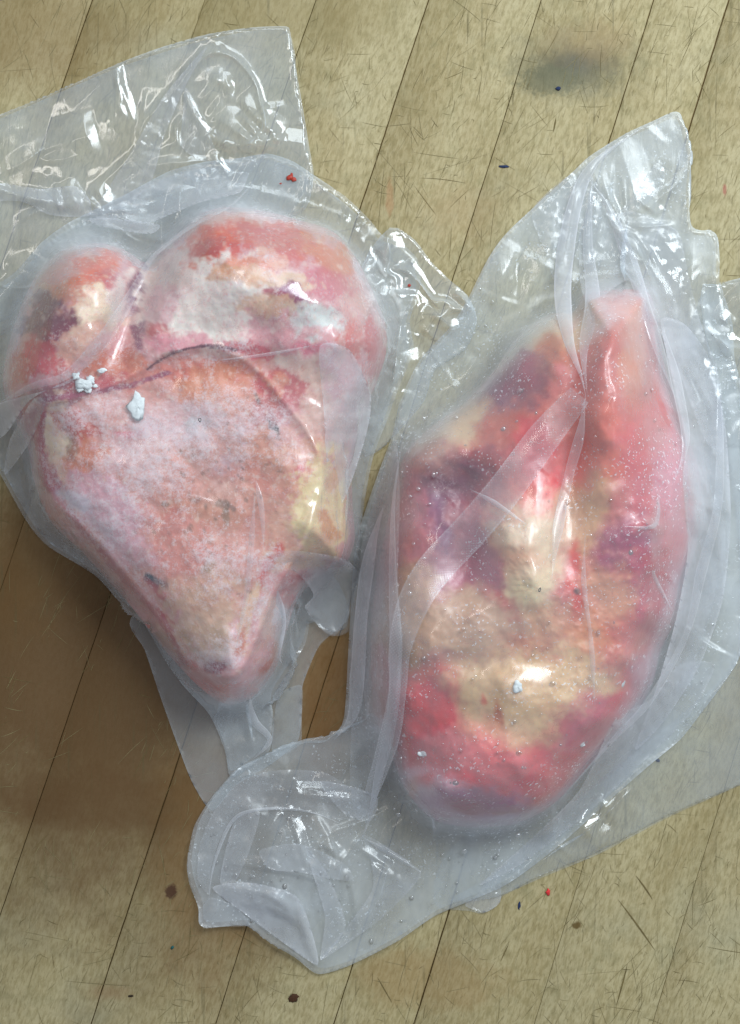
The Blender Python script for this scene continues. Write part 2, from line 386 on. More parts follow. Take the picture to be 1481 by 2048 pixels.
def radial_bone(name, outline_pts, cen, heightf, mat, parent, blobs, base, frost_fn, sat, sk, R=170, Th=560, under=.35):
    P = smooth_poly(outline_pts, 16, True, .40); cen = np.array(cen, float)
    ang = np.arctan2(P[:, 1]-cen[1], P[:, 0]-cen[0]); rad = np.hypot(P[:, 0]-cen[0], P[:, 1]-cen[1])
    o = np.argsort(ang); ang = ang[o]; rad = rad[o]
    th = np.linspace(-pi, pi, Th, endpoint=False); r = np.interp(th, ang, rad, period=2*pi)
    s = 1-(1-np.linspace(0, 1, R+1)[1:])**1.5
    X = cen[0]+np.cos(th)[None]*r[None]*s[:, None]*.9995; Y = cen[1]+np.sin(th)[None]*r[None]*s[:, None]*.9995
    z, _ = heightf(X, Y); hm = 26.
    z = z + hm*1.0
    X = np.concatenate([[cen[0]], X.ravel()]); Y = np.concatenate([[cen[1]], Y.ravel()])
    zc, _ = heightf(cen[:1], cen[1:]); z = np.concatenate([zc+hm, z.ravel()])
    nt_ = len(X)
    # underside rings
    us = np.linspace(1, .0, 14)[1:-1]; UX = []; UY = []; UZ = []
    for q in us:
        UX.append(cen[0]+np.cos(th)*r*q); UY.append(cen[1]+np.sin(th)*r*q); UZ.append(np.full(Th, 3+(hm-3)*max(0, (q-.8)/.2)**2))
    X = np.concatenate([X, *UX]); Y = np.concatenate([Y, *UY]); z = np.concatenate([z, *UZ])
    idx = lambda ring, j: 1+ring*Th+(j % Th)
    j = np.arange(Th); F3 = [[0, idx(0, k+1), idx(0, k)] for k in range(Th)]
    tot = R+len(us); F = []
    for k in range(tot-1): F.append(np.stack([idx(k, j), idx(k, j+1), idx(k+1, j+1), idx(k+1, j)], 1))
    F = np.concatenate(F)
    F = np.concatenate([F, np.stack([np.zeros(Th, int), idx(0, j+1), idx(0, j), idx(0, j)], 1)[:, [0, 1, 2, 2]]*0+np.stack([np.zeros(Th, int), idx(0, j+1), idx(0, j), idx(0, j)], 1)]) if False else F
    V = to_world(X, Y, z); V[:, 2] += 0
    col = paint(X, Y, base, blobs, 0, sat, sk); fr = frost_fn(X, Y)
    return X, Y, z, V, F[:, ::-1], col, fr, R, Th, len(us)
def ring_parts(name_map, data, mat, parent):
    """split the one continuous skin into named parts by region; share custom normals so joints stay smooth"""
    X, Y, z, V, F, col, fr, R, Th, nu = data
    e1 = V[F[:, 1]]-V[F[:, 0]]; e2 = V[F[:, 2]]-V[F[:, 0]]; fn = np.cross(e1, e2)
    N = np.zeros_like(V)
    for k in range(4): np.add.at(N, F[:, k], fn)
    N /= np.linalg.norm(N, axis=1, keepdims=True)+1e-12
    fc = np.stack([X[F].mean(1), Y[F].mean(1)], 1)
    lab = name_map(fc[:, 0], fc[:, 1])
    top = (F.max(1) < 1+R*Th)
    for nm in dict.fromkeys(lab[top].tolist()):
        m = (lab == nm) & top
        if nm == 'shaft': m = m | ~top
        f = F[m]; u, inv = np.unique(f, return_inverse=True); f = inv.reshape(f.shape)
        o = mesh_obj(nm, V[u], f, mat, parent, attrs={'col': col[u], 'frost': fr[u]})
        o.data.normals_split_custom_set_from_vertices(N[u])
def cap_center(data):  # close the tiny hole of the first ring with a quad fan
    X, Y, z, V, F, col, fr, R, Th, nu = data
    j = np.arange(0, Th, 2); fan = np.stack([np.zeros_like(j), 1+(j+2) % Th, 1+(j+1) % Th, 1+j], 1)
    e = V[fan[0]]; nrm = np.cross(e[1]-e[0], e[2]-e[0])
    if nrm[2] < 0: fan = fan[:, ::-1]
    return X, Y, z, V, np.concatenate([F, fan]), col, fr, R, Th, nu

OL = [(355, 470), (400, 428), (450, 414), (520, 420), (600, 440), (670, 465), (715, 520), (745, 580), (772, 650), (772, 710), (748, 780), (722, 850), (705, 930), (706, 1010), (710, 1080), (690, 1130), (640, 1150), (595, 1200), (572, 1270), (550, 1340), (505, 1395), (450, 1408), (395, 1370), (330, 1300), (260, 1210), (170, 1110), (100, 1040), (68, 960), (55, 890), (20, 820), (6, 760), (20, 680), (48, 600), (80, 540), (130, 498), (195, 486), (246, 498), (290, 524), (318, 500)]
OLs = smooth_poly(OL, 4)
PLANE = smooth_poly([(95, 820), (150, 800), (260, 760), (330, 715), (420, 700), (500, 735), (560, 800), (620, 880), (640, 960), (600, 1080), (545, 1180), (480, 1330), (440, 1345), (380, 1320), (300, 1200), (200, 1080), (110, 990), (80, 900)], 3)
def hL(X, Y):
    z, ins = bone_height(OLs, 205, 150, 2.3, [(150, 610, 130, 120, 0, 50), (540, 560, 200, 110, 10, 60), (276, 590, 34, 140, 22, -95), (330, 470, 40, 40, 0, -30), (640, 1000, 60, 140, 0, 22),
        (470, 690, 240, 26, 0, 14), (80, 750, 80, 60, 0, 20)], X, Y, 5)
    D, _, _, ip = seg_dist(X, Y, PLANE); sd = np.where(ip, D, -D)
    pl = 232-.030*(Y-760)-.02*(X-380)+1.0*nz(N5, X, Y)
    w = sm(-6, 14, sd)
    z = np.where(ins, z*(1-w)+np.minimum(z, pl)*w + 6*np.exp(-((sd+6)/8.)**2)*sm(0, 80, z)-2*np.exp(-((sd-16)/8.)**2)*(z > 100), z)
    return np.where(ins, np.maximum(z, 0), 0), ins
purple = (128, 44, 78); red = (186, 52, 58); cream = (246, 222, 196); white = (255, 238, 228); orange = (214, 122, 88); pink = (222, 150, 152); magenta = (158, 44, 76); tan = (206, 168, 138); salmon = (206, 112, 94)
BL = [(400, 950, 330, 330, 0, (216, 160, 150), 1, .5),
 (130, 560, 100, 60, -20, (226, 158, 140), 1), (160, 545, 80, 28, -12, (224, 100, 60), 1), (215, 560, 35, 16, 20, red, .7), (160, 590, 60, 40, 0, (216, 140, 114), .8), (105, 540, 40, 22, 0, (222, 170, 160), .7),
 (200, 632, 62, 62, 20, cream, 1), (240, 600, 30, 40, 20, white, .8), (90, 572, 16, 12, 0, (220, 170, 130), .8), (84, 618, 36, 54, 20, (122, 38, 74), 1, .5), (112, 652, 40, 26, -30, (132, 32, 62), 1, .5), (50, 650, 22, 20, 0, (130, 70, 90), .8),
 (80, 710, 60, 46, 0, (206, 76, 84), .95), (40, 745, 34, 40, 0, (200, 84, 84), .8), (130, 720, 30, 30, 0, (214, 120, 116), .7), (170, 690, 50, 40, 0, (226, 178, 160), .8), (60, 780, 60, 18, -20, (224, 160, 166), .9),
 (40, 820, 40, 30, 0, (196, 96, 76), .8), (260, 700, 60, 30, 0, (224, 176, 176), .8),
 (284, 565, 19, 70, 22, (120, 40, 80), 1, .5), (280, 655, 15, 50, 10, (130, 50, 90), .95, .5), (320, 520, 26, 22, 0, (170, 80, 96), .7), (300, 500, 30, 10, -20, (150, 56, 72), .8),
 (430, 590, 150, 110, 0, white, 1, .4), (350, 540, 60, 50, 0, (232, 206, 196), .9), (330, 610, 30, 40, 0, (226, 176, 180), .7), (320, 660, 26, 16, 0, red, .7), (440, 450, 90, 28, -10, (226, 170, 154), .9),
 (470, 470, 100, 26, -14, (222, 92, 56), 1), (420, 490, 50, 14, -25, (192, 60, 44), .85), (480, 500, 22, 26, 10, (206, 66, 46), .9), (550, 480, 90, 34, 12, (206, 92, 80), .85), (500, 540, 50, 22, 0, (222, 130, 96), .8), (545, 520, 24, 20, 0, (236, 190, 170), .6),
 (600, 480, 90, 20, 18, (208, 86, 84), .85), (650, 500, 60, 40, 30, (216, 130, 96), .8), (640, 560, 70, 34, 15, (204, 110, 120), .8), (560, 560, 70, 18, 8, (228, 196, 170), .9), (470, 560, 60, 16, 10, (220, 168, 130), .7),
 (585, 602, 42, 24, 25, (142, 60, 98), 1), (550, 590, 22, 9, 10, (176, 60, 70), .7), (650, 640, 60, 34, 10, (228, 232, 226), .95), (540, 620, 60, 20, 0, (222, 176, 140), .7), (720, 630, 40, 60, 0, (224, 176, 170), .9), (745, 690, 20, 70, 10, (200, 70, 70), .85), (700, 680, 20, 40, 10, (208, 96, 84), .7),
 (360, 680, 70, 18, 0, (224, 150, 160), .8), (560, 680, 90, 34, 8, (226, 168, 172), .9), (500, 700, 60, 14, 10, (200, 64, 84), .8), (620, 690, 40, 14, 0, (220, 120, 140), .7), (600, 740, 60, 60, 0, (232, 208, 196), .9), (640, 820, 60, 90, 0, (226, 190, 176), .8),
 (560, 800, 40, 60, -30, (186, 80, 88), .85), (520, 765, 34, 24, 20, (196, 66, 72), .9), (225, 740, 60, 22, -18, (206, 116, 84), .8), (120, 790, 90, 20, -12, (140, 66, 84), .75), (190, 770, 60, 14, -14, (190, 84, 92), .7), (60, 880, 24, 60, -10, (180, 84, 100), .8),
 (400, 880, 200, 90, 0, (222, 182, 182), .8, .5), (400, 735, 110, 24, 0, (210, 116, 98), .8), (450, 770, 90, 50, 10, (214, 140, 108), .85), (300, 750, 60, 16, -20, (214, 130, 116), .7), (490, 790, 50, 40, 20, (212, 150, 134), .7),
 (110, 860, 26, 60, 10, cream, .95), (108, 950, 18, 50, -10, (226, 190, 170), .8), (160, 840, 44, 26, 10, (186, 70, 56), .85), (160, 900, 44, 60, 0, (212, 132, 104), .9), (140, 880, 14, 34, 0, (120, 78, 54), .55), (104, 965, 16, 50, -28, (176, 52, 80), .85), (82, 880, 7, 80, 6, (170, 60, 96), .8),
 (430, 900, 90, 60, 10, (206, 184, 190), .55), (400, 860, 30, 18, 0, (196, 204, 206), .6), (262, 865, 30, 8, 10, (206, 92, 110), .6),
 (560, 940, 100, 70, 0, (214, 158, 134), .85), (525, 925, 44, 30, 0, (176, 120, 96), .6), (520, 945, 26, 34, 0, (196, 70, 70), .45), (600, 942, 10, 20, 0, (206, 54, 66), .9), (605, 940, 28, 26, 0, (214, 120, 120), .5), (536, 935, 10, 8, 0, (70, 50, 44), .9), (524, 965, 22, 14, 50, (196, 60, 66), .6),
 (460, 1000, 150, 140, 0, (216, 156, 140), .75, .5), (400, 1040, 90, 34, 0, (190, 132, 104), .5), (430, 960, 50, 60, 0, (170, 126, 112), .4), (350, 1050, 26, 20, 0, (150, 92, 88), .45), (330, 1010, 8, 6, 0, (96, 70, 50), .7), (445, 1010, 12, 12, 0, (100, 80, 60), .6), (462, 1015, 10, 5, 30, (90, 70, 60), .6), (450, 1035, 8, 16, 0, (110, 90, 64), .6), (370, 1105, 8, 6, 0, (110, 80, 60), .5),
 (350, 1090, 90, 50, 20, (218, 138, 128), .6), (640, 1020, 60, 100, 0, (234, 212, 168), .95), (655, 1060, 18, 30, -20, (206, 138, 84), .8), (668, 960, 12, 40, 10, (200, 140, 110), .6), (600, 1100, 60, 26, -10, (230, 190, 160), .8), (560, 1060, 30, 60, 0, (222, 176, 156), .7),
 (200, 1010, 90, 60, 30, (224, 178, 190), .7), (140, 1010, 40, 20, 30, (222, 214, 224), .8), (250, 1080, 60, 50, 20, (220, 178, 186), .6),
 (545, 850, 9, 26, -28, (50, 48, 52), 1, .5), (530, 820, 22, 40, -25, (176, 90, 90), .7), (515, 795, 5, 16, -20, (70, 40, 40), .8),
 (300, 1155, 12, 9, 20, (44, 56, 70), 1, .5), (318, 1168, 20, 10, 30, (100, 74, 84), .8), (330, 1200, 60, 8, 50, (190, 66, 76), .7), (345, 1260, 60, 6, 52, (178, 46, 70), .9), (400, 1240, 80, 70, 0, (222, 190, 168), .85), (420, 1200, 90, 60, 0, (218, 174, 150), .6), (400, 1275, 44, 18, 0, (170, 136, 104), .3), (440, 1260, 20, 26, 0, (170, 138, 106), .35), (426, 1130, 14, 18, 0, (150, 130, 104), .6), (442, 1322, 26, 14, -10, (142, 30, 62), .95), (402, 1318, 20, 10, 0, (180, 120, 80), .6),
 (520, 1180, 10, 90, 22, (204, 80, 74), .75), (497, 1240, 12, 80, 20, (232, 198, 170), .9), (480, 1290, 8, 40, 20, (190, 80, 60), .7), (560, 1200, 26, 90, 18, (226, 192, 178), .8), (600, 1170, 50, 60, 0, (214, 150, 150), .8), (650, 1150, 60, 20, 0, (186, 70, 74), .8), (550, 1320, 40, 40, 0, (218, 140, 120), .8), (530, 1330, 14, 12, 0, (204, 100, 80), .8), (560, 1260, 14, 50, 10, (236, 232, 236), .7),
 (450, 1375, 80, 26, 0, (222, 150, 144), .9), (400, 1350, 50, 16, 30, (210, 120, 120), .8), (680, 720, 8, 60, 10, (220, 190, 180), .5)]
for (x_, y_) in smooth_poly([(296, 738), (316, 722), (350, 704), (390, 694), (430, 692), (470, 700)], 8, False): BL.append((x_, y_, 6, 2.6, -25, (92, 24, 50), .9, .5))
for (x_, y_) in smooth_poly([(90, 800), (150, 790), (260, 770), (330, 745), (300, 760)], 8, False): BL.append((x_, y_, 14, 5, -12, (150, 70, 96), .5, .5))
for (x_, y_) in smooth_poly([(86, 830), (80, 880), (86, 940), (104, 990), (180, 1080), (270, 1180), (340, 1270), (372, 1330)], 10, False): BL.append((x_, y_, 7, 7, 0, (166, 44, 78), .45, .6))
for k in range(70):
    x = random.gauss(430, 75); y = random.gauss(1010, 80); BL.append((x, y, random.uniform(2.5, 7), random.uniform(2, 5), random.uniform(0, 90), (104, 82, 68), random.uniform(.25, .6), .6))
def frostL(X, Y):
    D, _, _, ip = seg_dist(X, Y, PLANE)
    f = .38+.08*nz(N5, X, Y)
    f += np.where(ip, .15, 0)
    for (cx, cy_, rx, ry, h) in ((330, 850, 200, 90, .20), (200, 1010, 120, 70, .22), (80, 640, 40, 50, .05), (160, 560, 80, 30, -.25), (440, 480, 90, 40, -.2), (640, 1040, 80, 120, -.35), (420, 760, 120, 40, -.15), (450, 1010, 120, 90, -.05), (440, 700, 120, 20, .25), (540, 1130, 40, 50, .1), (420, 1310, 50, 20, .3)):
        f += h*np.exp(-(((X-cx)/rx)**2+((Y-cy_)/ry)**2))
    return np.clip(f, 0, 1)
boneL = empty('beef_bone', 'frost-covered beef knuckle bone with a flat sawn face and two rounded ends', 'bone', 'frozen bones sealed in bags')
dL = radial_bone('x', OL, (400, 840), hL, M_meatL, boneL, BL, (220, 168, 168), frostL, 1.18, .58)
dL = cap_center(dL)
def regL(x, y):
    _, _, _, ip = seg_dist(x, y, PLANE)
    g = x < 285-.15*(y-560)
    lab = np.where(ip, 'sawn_face', np.where(y > 745+.15*(x-400), 'shaft', 'knuckle')).astype(object)
    lab = np.where((lab == 'knuckle') & g, 'knuckle_left', lab)
    return lab
def split_named(data, reg, mat, parent, names, labels={}):
    before = set(bpy.data.objects)
    ring_parts(reg, data, mat, parent)
    for o in set(bpy.data.objects)-before:
        b = o.name.split('.')[0]
        if b in labels: o['label'] = labels[b]
        if b in names: o.name = names[b]
split_named(dL, regL, M_meatL, boneL, {'knuckle_left': 'knuckle'}, {'knuckle': 'broad cream and orange knuckle', 'knuckle_left': 'small red and purple knuckle'})

OR = [(1168, 590), (1200, 582), (1262, 578), (1300, 588), (1316, 650), (1330, 730), (1366, 840), (1398, 940), (1402, 1030), (1388, 1110), (1366, 1170), (1352, 1240), (1322, 1300), (1304, 1370), (1256, 1452), (1180, 1530), (1112, 1604), (1040, 1645), (950, 1655), (868, 1640), (812, 1580), (780, 1500), (750, 1430), (742, 1330), (746, 1220), (765, 1090), (790, 980), (812, 905), (872, 846), (930, 806), (985, 745), (1040, 668), (1100, 628), (1146, 624)]
ORs = smooth_poly(OR, 4, True, .38)
def hR(X, Y):
    z, ins = bone_height(ORs, 215, 185, 2.1, [(1060, 1140, 90, 130, 0, 20), (1030, 1390, 190, 150, 0, 4), (1230, 800, 70, 230, -4, 46), (1010, 790, 90, 50, -35, -30), (900, 960, 70, 50, 0, -45), (985, 1322, 110, 22, 0, -12), (1290, 1150, 60, 120, 0, 24), (1150, 900, 30, 190, 5, -30), (1340, 1000, 30, 200, -5, -20), (940, 1110, 44, 120, 20, -34), (1062, 1140, 50, 130, 0, 16), (950, 1000, 90, 44, -20, -26), (900, 1400, 120, 30, 30, -14), (860, 1480, 60, 80, 0, -22)], X, Y, 7)
    return z, ins
BR = [(1230, 720, 66, 180, 0, (198, 92, 66), 1), (1205, 790, 50, 90, 0, (186, 70, 60), .8), (1240, 616, 70, 26, 0, (226, 160, 146), .95), (1164, 620, 15, 44, 8, (172, 34, 56), .95), (1302, 610, 14, 34, -10, (180, 34, 60), .9), (1318, 690, 16, 60, -12, (206, 84, 92), .85), (1345, 780, 40, 120, -12, (226, 166, 164), .9), (1262, 700, 18, 120, -3, (214, 124, 84), .7), (1190, 640, 26, 34, 0, (228, 190, 190), .8),
 (1100, 660, 80, 56, -30, (204, 168, 134), 1), (1110, 720, 60, 36, 0, (192, 106, 66), .75), (1000, 690, 90, 50, -35, (208, 202, 182), .9), (900, 740, 80, 60, 0, (206, 200, 180), .9),
 (1000, 795, 92, 38, -34, (120, 40, 68), 1, .45), (1040, 760, 50, 34, -30, (130, 44, 66), .9), (1060, 745, 30, 26, 0, (164, 50, 64), .6), (890, 845, 80, 60, -20, (214, 184, 152), 1), (860, 900, 50, 26, 0, (196, 140, 130), .7),
 (1010, 870, 80, 44, -30, (186, 90, 68), .85), (1090, 850, 60, 70, 0, (192, 92, 72), .8), (960, 930, 62, 34, 0, (150, 12, 26), 1), (890, 940, 50, 40, 0, (150, 90, 90), .8), (905, 990, 90, 50, 10, (116, 46, 72), .95), (860, 1050, 34, 60, -10, (126, 50, 92), .9), (930, 1060, 50, 50, 0, (150, 66, 80), .7), (830, 1010, 26, 70, 0, (178, 92, 100), .8), (820, 1120, 40, 60, 0, (176, 90, 96), .8),
 (1060, 885, 40, 60, 10, (206, 70, 76), .85), (1085, 985, 56, 44, 0, (228, 78, 82), 1), (1130, 920, 26, 90, 5, (214, 92, 92), .7), (1210, 910, 80, 130, 0, (222, 118, 96), .95), (1290, 930, 60, 130, 0, (212, 92, 96), .85), (1350, 960, 40, 110, 0, (220, 150, 160), .85), (1170, 1030, 80, 60, 0, (210, 164, 122), .9), (1190, 1080, 50, 40, 0, (212, 160, 120), .8), (1260, 1020, 50, 80, 0, (186, 80, 90), .7),
 (1060, 1130, 62, 135, 0, (236, 210, 182), 1), (1020, 1130, 50, 60, 20, (206, 130, 100), .55), (1055, 1190, 42, 60, 0, (240, 218, 182), .8), (960, 1140, 50, 90, 0, (166, 74, 96), .9), (990, 1225, 52, 46, 20, (186, 52, 66), .9), (880, 1160, 60, 70, 0, (170, 86, 106), .8), (1110, 1250, 60, 36, 0, (206, 150, 120), .8),
 (1150, 1160, 14, 70, 0, (214, 64, 56), .85), (1152, 1186, 7, 6, 0, (60, 20, 20), .9), (1260, 1110, 60, 60, 0, (156, 44, 84), .95), (1300, 1180, 54, 60, 20, (190, 60, 78), .9), (1312, 1235, 20, 44, 10, (176, 30, 56), .9), (1215, 1200, 56, 70, 10, (226, 164, 134), .95), (1350, 1100, 40, 80, 0, (214, 130, 140), .8), (1260, 1290, 60, 60, 0, (204, 96, 84), .85), (1180, 1290, 60, 40, 0, (216, 136, 96), .8), (1220, 1370, 80, 60, 0, (196, 92, 84), .85),
 (900, 1260, 150, 70, 0, (200, 160, 134), 1), (800, 1230, 60, 90, 0, (206, 158, 116), .9), (985, 1325, 100, 15, -4, (146, 54, 76), .9), (1040, 1320, 30, 20, 0, (164, 60, 56), .7), (900, 1320, 60, 20, 0, (190, 120, 120), .6), (1050, 1280, 60, 16, 10, (190, 110, 84), .7),
 (1050, 1390, 200, 100, 0, (222, 186, 150), 1, .4), (1100, 1370, 90, 60, 0, (228, 190, 148), .8), (900, 1390, 90, 50, 0, (220, 186, 144), .8), (1000, 1440, 9, 36, 5, (196, 96, 56), .8), (975, 1400, 8, 12, 0, (206, 90, 60), .8), (940, 1470, 90, 30, 0, (226, 160, 136), .8), (1060, 1480, 90, 40, 0, (228, 176, 140), .7),
 (830, 1440, 70, 96, 10, (200, 44, 60), 1), (762, 1420, 34, 100, 0, (180, 30, 36), 1), (765, 1330, 24, 40, 0, (200, 90, 96), .8), (1270, 1420, 60, 90, 30, (214, 78, 90), .95), (1180, 1490, 80, 80, -30, (206, 84, 104), .9), (1300, 1350, 34, 90, 15, (176, 60, 90), .8), (1290, 1450, 30, 60, 30, (222, 170, 180), .7),
 (1000, 1555, 210, 70, 0, (226, 84, 92), 1), (1110, 1560, 90, 60, -25, (214, 56, 80), .9), (1020, 1530, 120, 26, 0, (218, 110, 108), .7), (880, 1520, 90, 40, 0, (206, 122, 124), .8), (870, 1600, 90, 44, 10, (206, 168, 176), .95), (840, 1590, 20, 40, 0, (206, 120, 90), .8), (840, 1608, 10, 14, 0, (180, 50, 50), .9), (960, 1625, 120, 34, 0, (168, 100, 130), .9), (1020, 1630, 60, 26, 0, (166, 100, 140), .8), (1180, 1570, 60, 30, -30, (220, 170, 180), .8), (820, 1540, 60, 12, 0, (226, 190, 200), .6)]
def frostR(X, Y):
    f = .14+.10*nz(N5, X, Y)
    for (cx, cy_, rx, ry, h) in ((830, 1530, 60, 30, .3), (900, 990, 80, 50, .3), (860, 900, 60, 50, .2), (1290, 1330, 30, 60, .3), (1030, 1370, 30, 40, .1), (940, 1640, 100, 20, .3)):
        f += h*np.exp(-(((X-cx)/rx)**2+((Y-cy_)/ry)**2))
    return np.clip(f, 0, 1)
boneR = empty('beef_bone', 'moist red and cream beef joint with a narrow shank end, under the diagonal sealed strip', 'bone', 'frozen bones sealed in bags')
dR = radial_bone('x', OR, (1080, 1180), hR, M_meatR, boneR, BR, (206, 118, 112), frostR, 1.2, 1.1)
dR = cap_center(dR)
def regR(x, y):
    lab = np.where((y < 860) & (x > 1145), 'shank', np.where((y > 1300+.05*(x-1000)), 'joint_head', 'shaft')).astype(object)
    return lab
split_named(dR, regR, M_meatR, boneR, {}, {'joint_head': 'yellow fat cap with pink rim', 'shank': 'salmon coloured shank end'})
print('bones', time.time()-T0)

# ------------------------------------------------------------------ film: a small cloth solver
class Film: pass
def dilate(a):
    b = a.copy()
    for dy in (-1, 0, 1):
        for dx in (-1, 0, 1): b |= np.roll(np.roll(a, dy, 0), dx, 1)
    return b
def blur(z, k):
    for _ in range(k):
        a = np.pad(z, 1, mode='edge'); z = (a[:-2, 1:-1]+a[2:, 1:-1]+a[1:-1, :-2]+a[1:-1, 2:]+z*2)/6
    return z
def film_sim(outline, hfun, edge=3., e_r=.01, e_t=.03, e0=.004, ridges=(), levels=(20, 10, 5), iters=(160, 110, 70), seed=0, zlift=8, grav=.25, wavy=6, post=1):
    P = np.asarray(outline, float); x0, y0 = P.min(0)-25; x1, y1 = P.max(0)+25
    r = np.random.default_rng(seed); prev = None
    for lv, (h, ni) in enumerate(zip(levels, iters)):
        xs = np.arange(x0, x1+h, h); ys = np.arange(y0, y1+h, h); X, Y = np.meshgrid(xs, ys)
        D, CX, CY, ins = seg_dist(X, Y, P); sd = np.where(ins, D, -D)
        hb0 = hfun(X, Y); hb = np.maximum(blur(hb0, int(240/h/h*4)+1), hb0-3)+5
        act = dilate(sd > 0); pin = (sd < .4*h) & act; free = sd >= .4*h
        # soft membrane
        if prev is None:
            z = np.where(free, np.maximum(hb, edge), edge)
            K = 500
        else:
            z = bil(prev[0], (X-prev[2])/prev[4], (Y-prev[3])/prev[4]); K = 60
        tent = np.zeros_like(X)
        for (pl, hh, ww) in ridges:
            pd, _, _, _ = seg_dist(X, Y, np.asarray(pl, float), False)
            tent = np.maximum(tent, hh*np.clip(1-pd/ww, 0, 1)) if hh > 0 else np.minimum(tent, hh*np.clip(1-pd/ww, 0, 1))
        for _ in range(K):
            a = z.copy(); a[1:-1, 1:-1] = .25*(z[:-2, 1:-1]+z[2:, 1:-1]+z[1:-1, :-2]+z[1:-1, 2:])
            z = np.where(free, np.maximum(a, hb+4), edge)
        z0 = z; zt = z0+np.where(free, tent*sm(0, 30, sd), 0)
        P0 = np.stack([X, Y, zt], -1)
        if lv == len(levels)-1:
            sx = np.where(pin, CX, X); sy = np.where(pin, CY, Y); P0[..., 0] = sx; P0[..., 1] = sy
        gx = np.gradient(sd, axis=1); gy = np.gradient(sd, axis=0); gl = np.hypot(gx, gy)+1e-6; nxv = gx/gl; nyv = gy/gl
        fall = np.exp(-np.maximum(sd, 0)/170.)
        if prev is None: p = P0.copy(); p[..., 2] += np.where(free, zlift*r.standard_normal(X.shape)*.5+zlift, 0)
        else:
            disp = bil(prev[1], (X-prev[2])/prev[4], (Y-prev[3])/prev[4]); p = P0+np.where(free[..., None], disp, 0)
            p[..., 2] += np.where(free, r.standard_normal(X.shape)*.15*h/5, 0)
        if wavy and lv == 0:
            pass
        zedge = edge+np.maximum(0, wavy*nz(N5, X*1.0+seed*31, Y))*1.0
        p[..., 2] = np.where(pin, zedge, p[..., 2])
        w = free.astype(float)[..., None]
        cons = []
        def add(dy, dx, par, stiff, bend=False):
            # pairs (j,i)-(j+dy,i+dx)
            sy0 = slice(max(0, -dy), X.shape[0]-max(0, dy)); sx0 = slice(max(0, -dx), X.shape[1]-max(0, dx))
            sy1 = slice(max(0, dy), X.shape[0]+min(0, dy) if dy < 0 else None); sx1 = slice(max(0, dx), X.shape[1]+min(0, dx) if dx < 0 else None)
            A = (sy0, sx0); B = (sy1, sx1)
            d = P0[B]-P0[A]; L0 = np.linalg.norm(d, axis=-1)
            ux = dx/math.hypot(dx, dy); uy = dy/math.hypot(dx, dy)
            cn = (nxv[A]*ux+nyv[A]*uy)**2
            ex = e0+(e_r*cn+e_t*(1-cn))*fall[A]
            ok = act[A] & act[B]
            cons.append((A, B, (L0*(1+ex))[..., None], (ok*stiff)[..., None], w[A], w[B]))
        add(0, 1, 0, .42); add(1, 0, 0, .42); add(1, 1, 0, .26); add(1, -1, 0, .26)
        add(0, 2, 0, .05); add(2, 0, 0, .05)
        pp = p.copy()
        cnt = None
        for itn in range(ni):
            v = (p-pp)*.90; pp = p.copy(); p = p+v*w
            p[..., 2] -= grav*w[..., 0]*h/10
            for _ in range(2):
                acc = np.zeros_like(p)
                for (A, B, L0, st, wa, wb_) in cons:
                    d = p[B]-p[A]; l = np.sqrt((d*d).sum(-1, keepdims=True))+1e-9
                    c = d*((l-L0)/l*st*.5)
                    acc[A] += c*wa; acc[B] -= c*wb_
                p = p+acc
            # contact with the bone or board
            if itn % 3 == 0 or itn > ni-4:
                hbd = bil(hb, (p[..., 0]-x0)/h, (p[..., 1]-y0)/h)
                p[..., 2] = np.where(free, np.maximum(p[..., 2], np.maximum(hbd+4, 1.5)), p[..., 2])
        prev = (z0, np.where(free[..., None], p-P0, 0), x0, y0, h)
    for _ in range(post):
        q_ = p.copy(); q_[1:-1, 1:-1] = (p[:-2, 1:-1]+p[2:, 1:-1]+p[1:-1, :-2]+p[1:-1, 2:]+p[1:-1, 1:-1]*2)/6
        deep = (sd > 1.6*h)[..., None]; p = np.where(deep, q_, p)
    p[..., 2] = np.where(free, np.maximum(p[..., 2], bil(hb, (p[..., 0]-x0)/h, (p[..., 1]-y0)/h)+2), p[..., 2])
    f = Film(); f.p = p; f.act = act; f.sd = sd; f.x0 = x0; f.y0 = y0; f.h = h; f.P0 = P0; f.outline = P
    zz = p[..., 2].copy(); f.z = zz
    f.zat = lambda px, py: bil(zz, (np.asarray(px, float)-x0)/h, (np.asarray(py, float)-y0)/h)
    return f
def crease_field(X, Y, creases):
    z = np.zeros_like(X)
    for (cx, cy_, a, ln, w, amp, asym) in creases:
        m = (np.abs(X-cx) < ln*.6+w*2) & (np.abs(Y-cy_) < ln*.6+w*2)
        if not m.any(): continue
        dx = X[m]-cx; dy = Y[m]-cy_; u = dx*cos(a)+dy*sin(a); v = -dx*sin(a)+dy*cos(a)
        v = v+ln*.06*np.sin(u/ln*3.+cx)                         # slight bow
        wl = w*(1+asym); wr = w*(1-asym)
        t = np.clip(1-np.where(v > 0, v/wr, -v/wl), 0, 1); e = np.clip(1-np.abs(u)/(ln*.5), 0, 1)**.7
        z[m] += amp*t*e
    return z
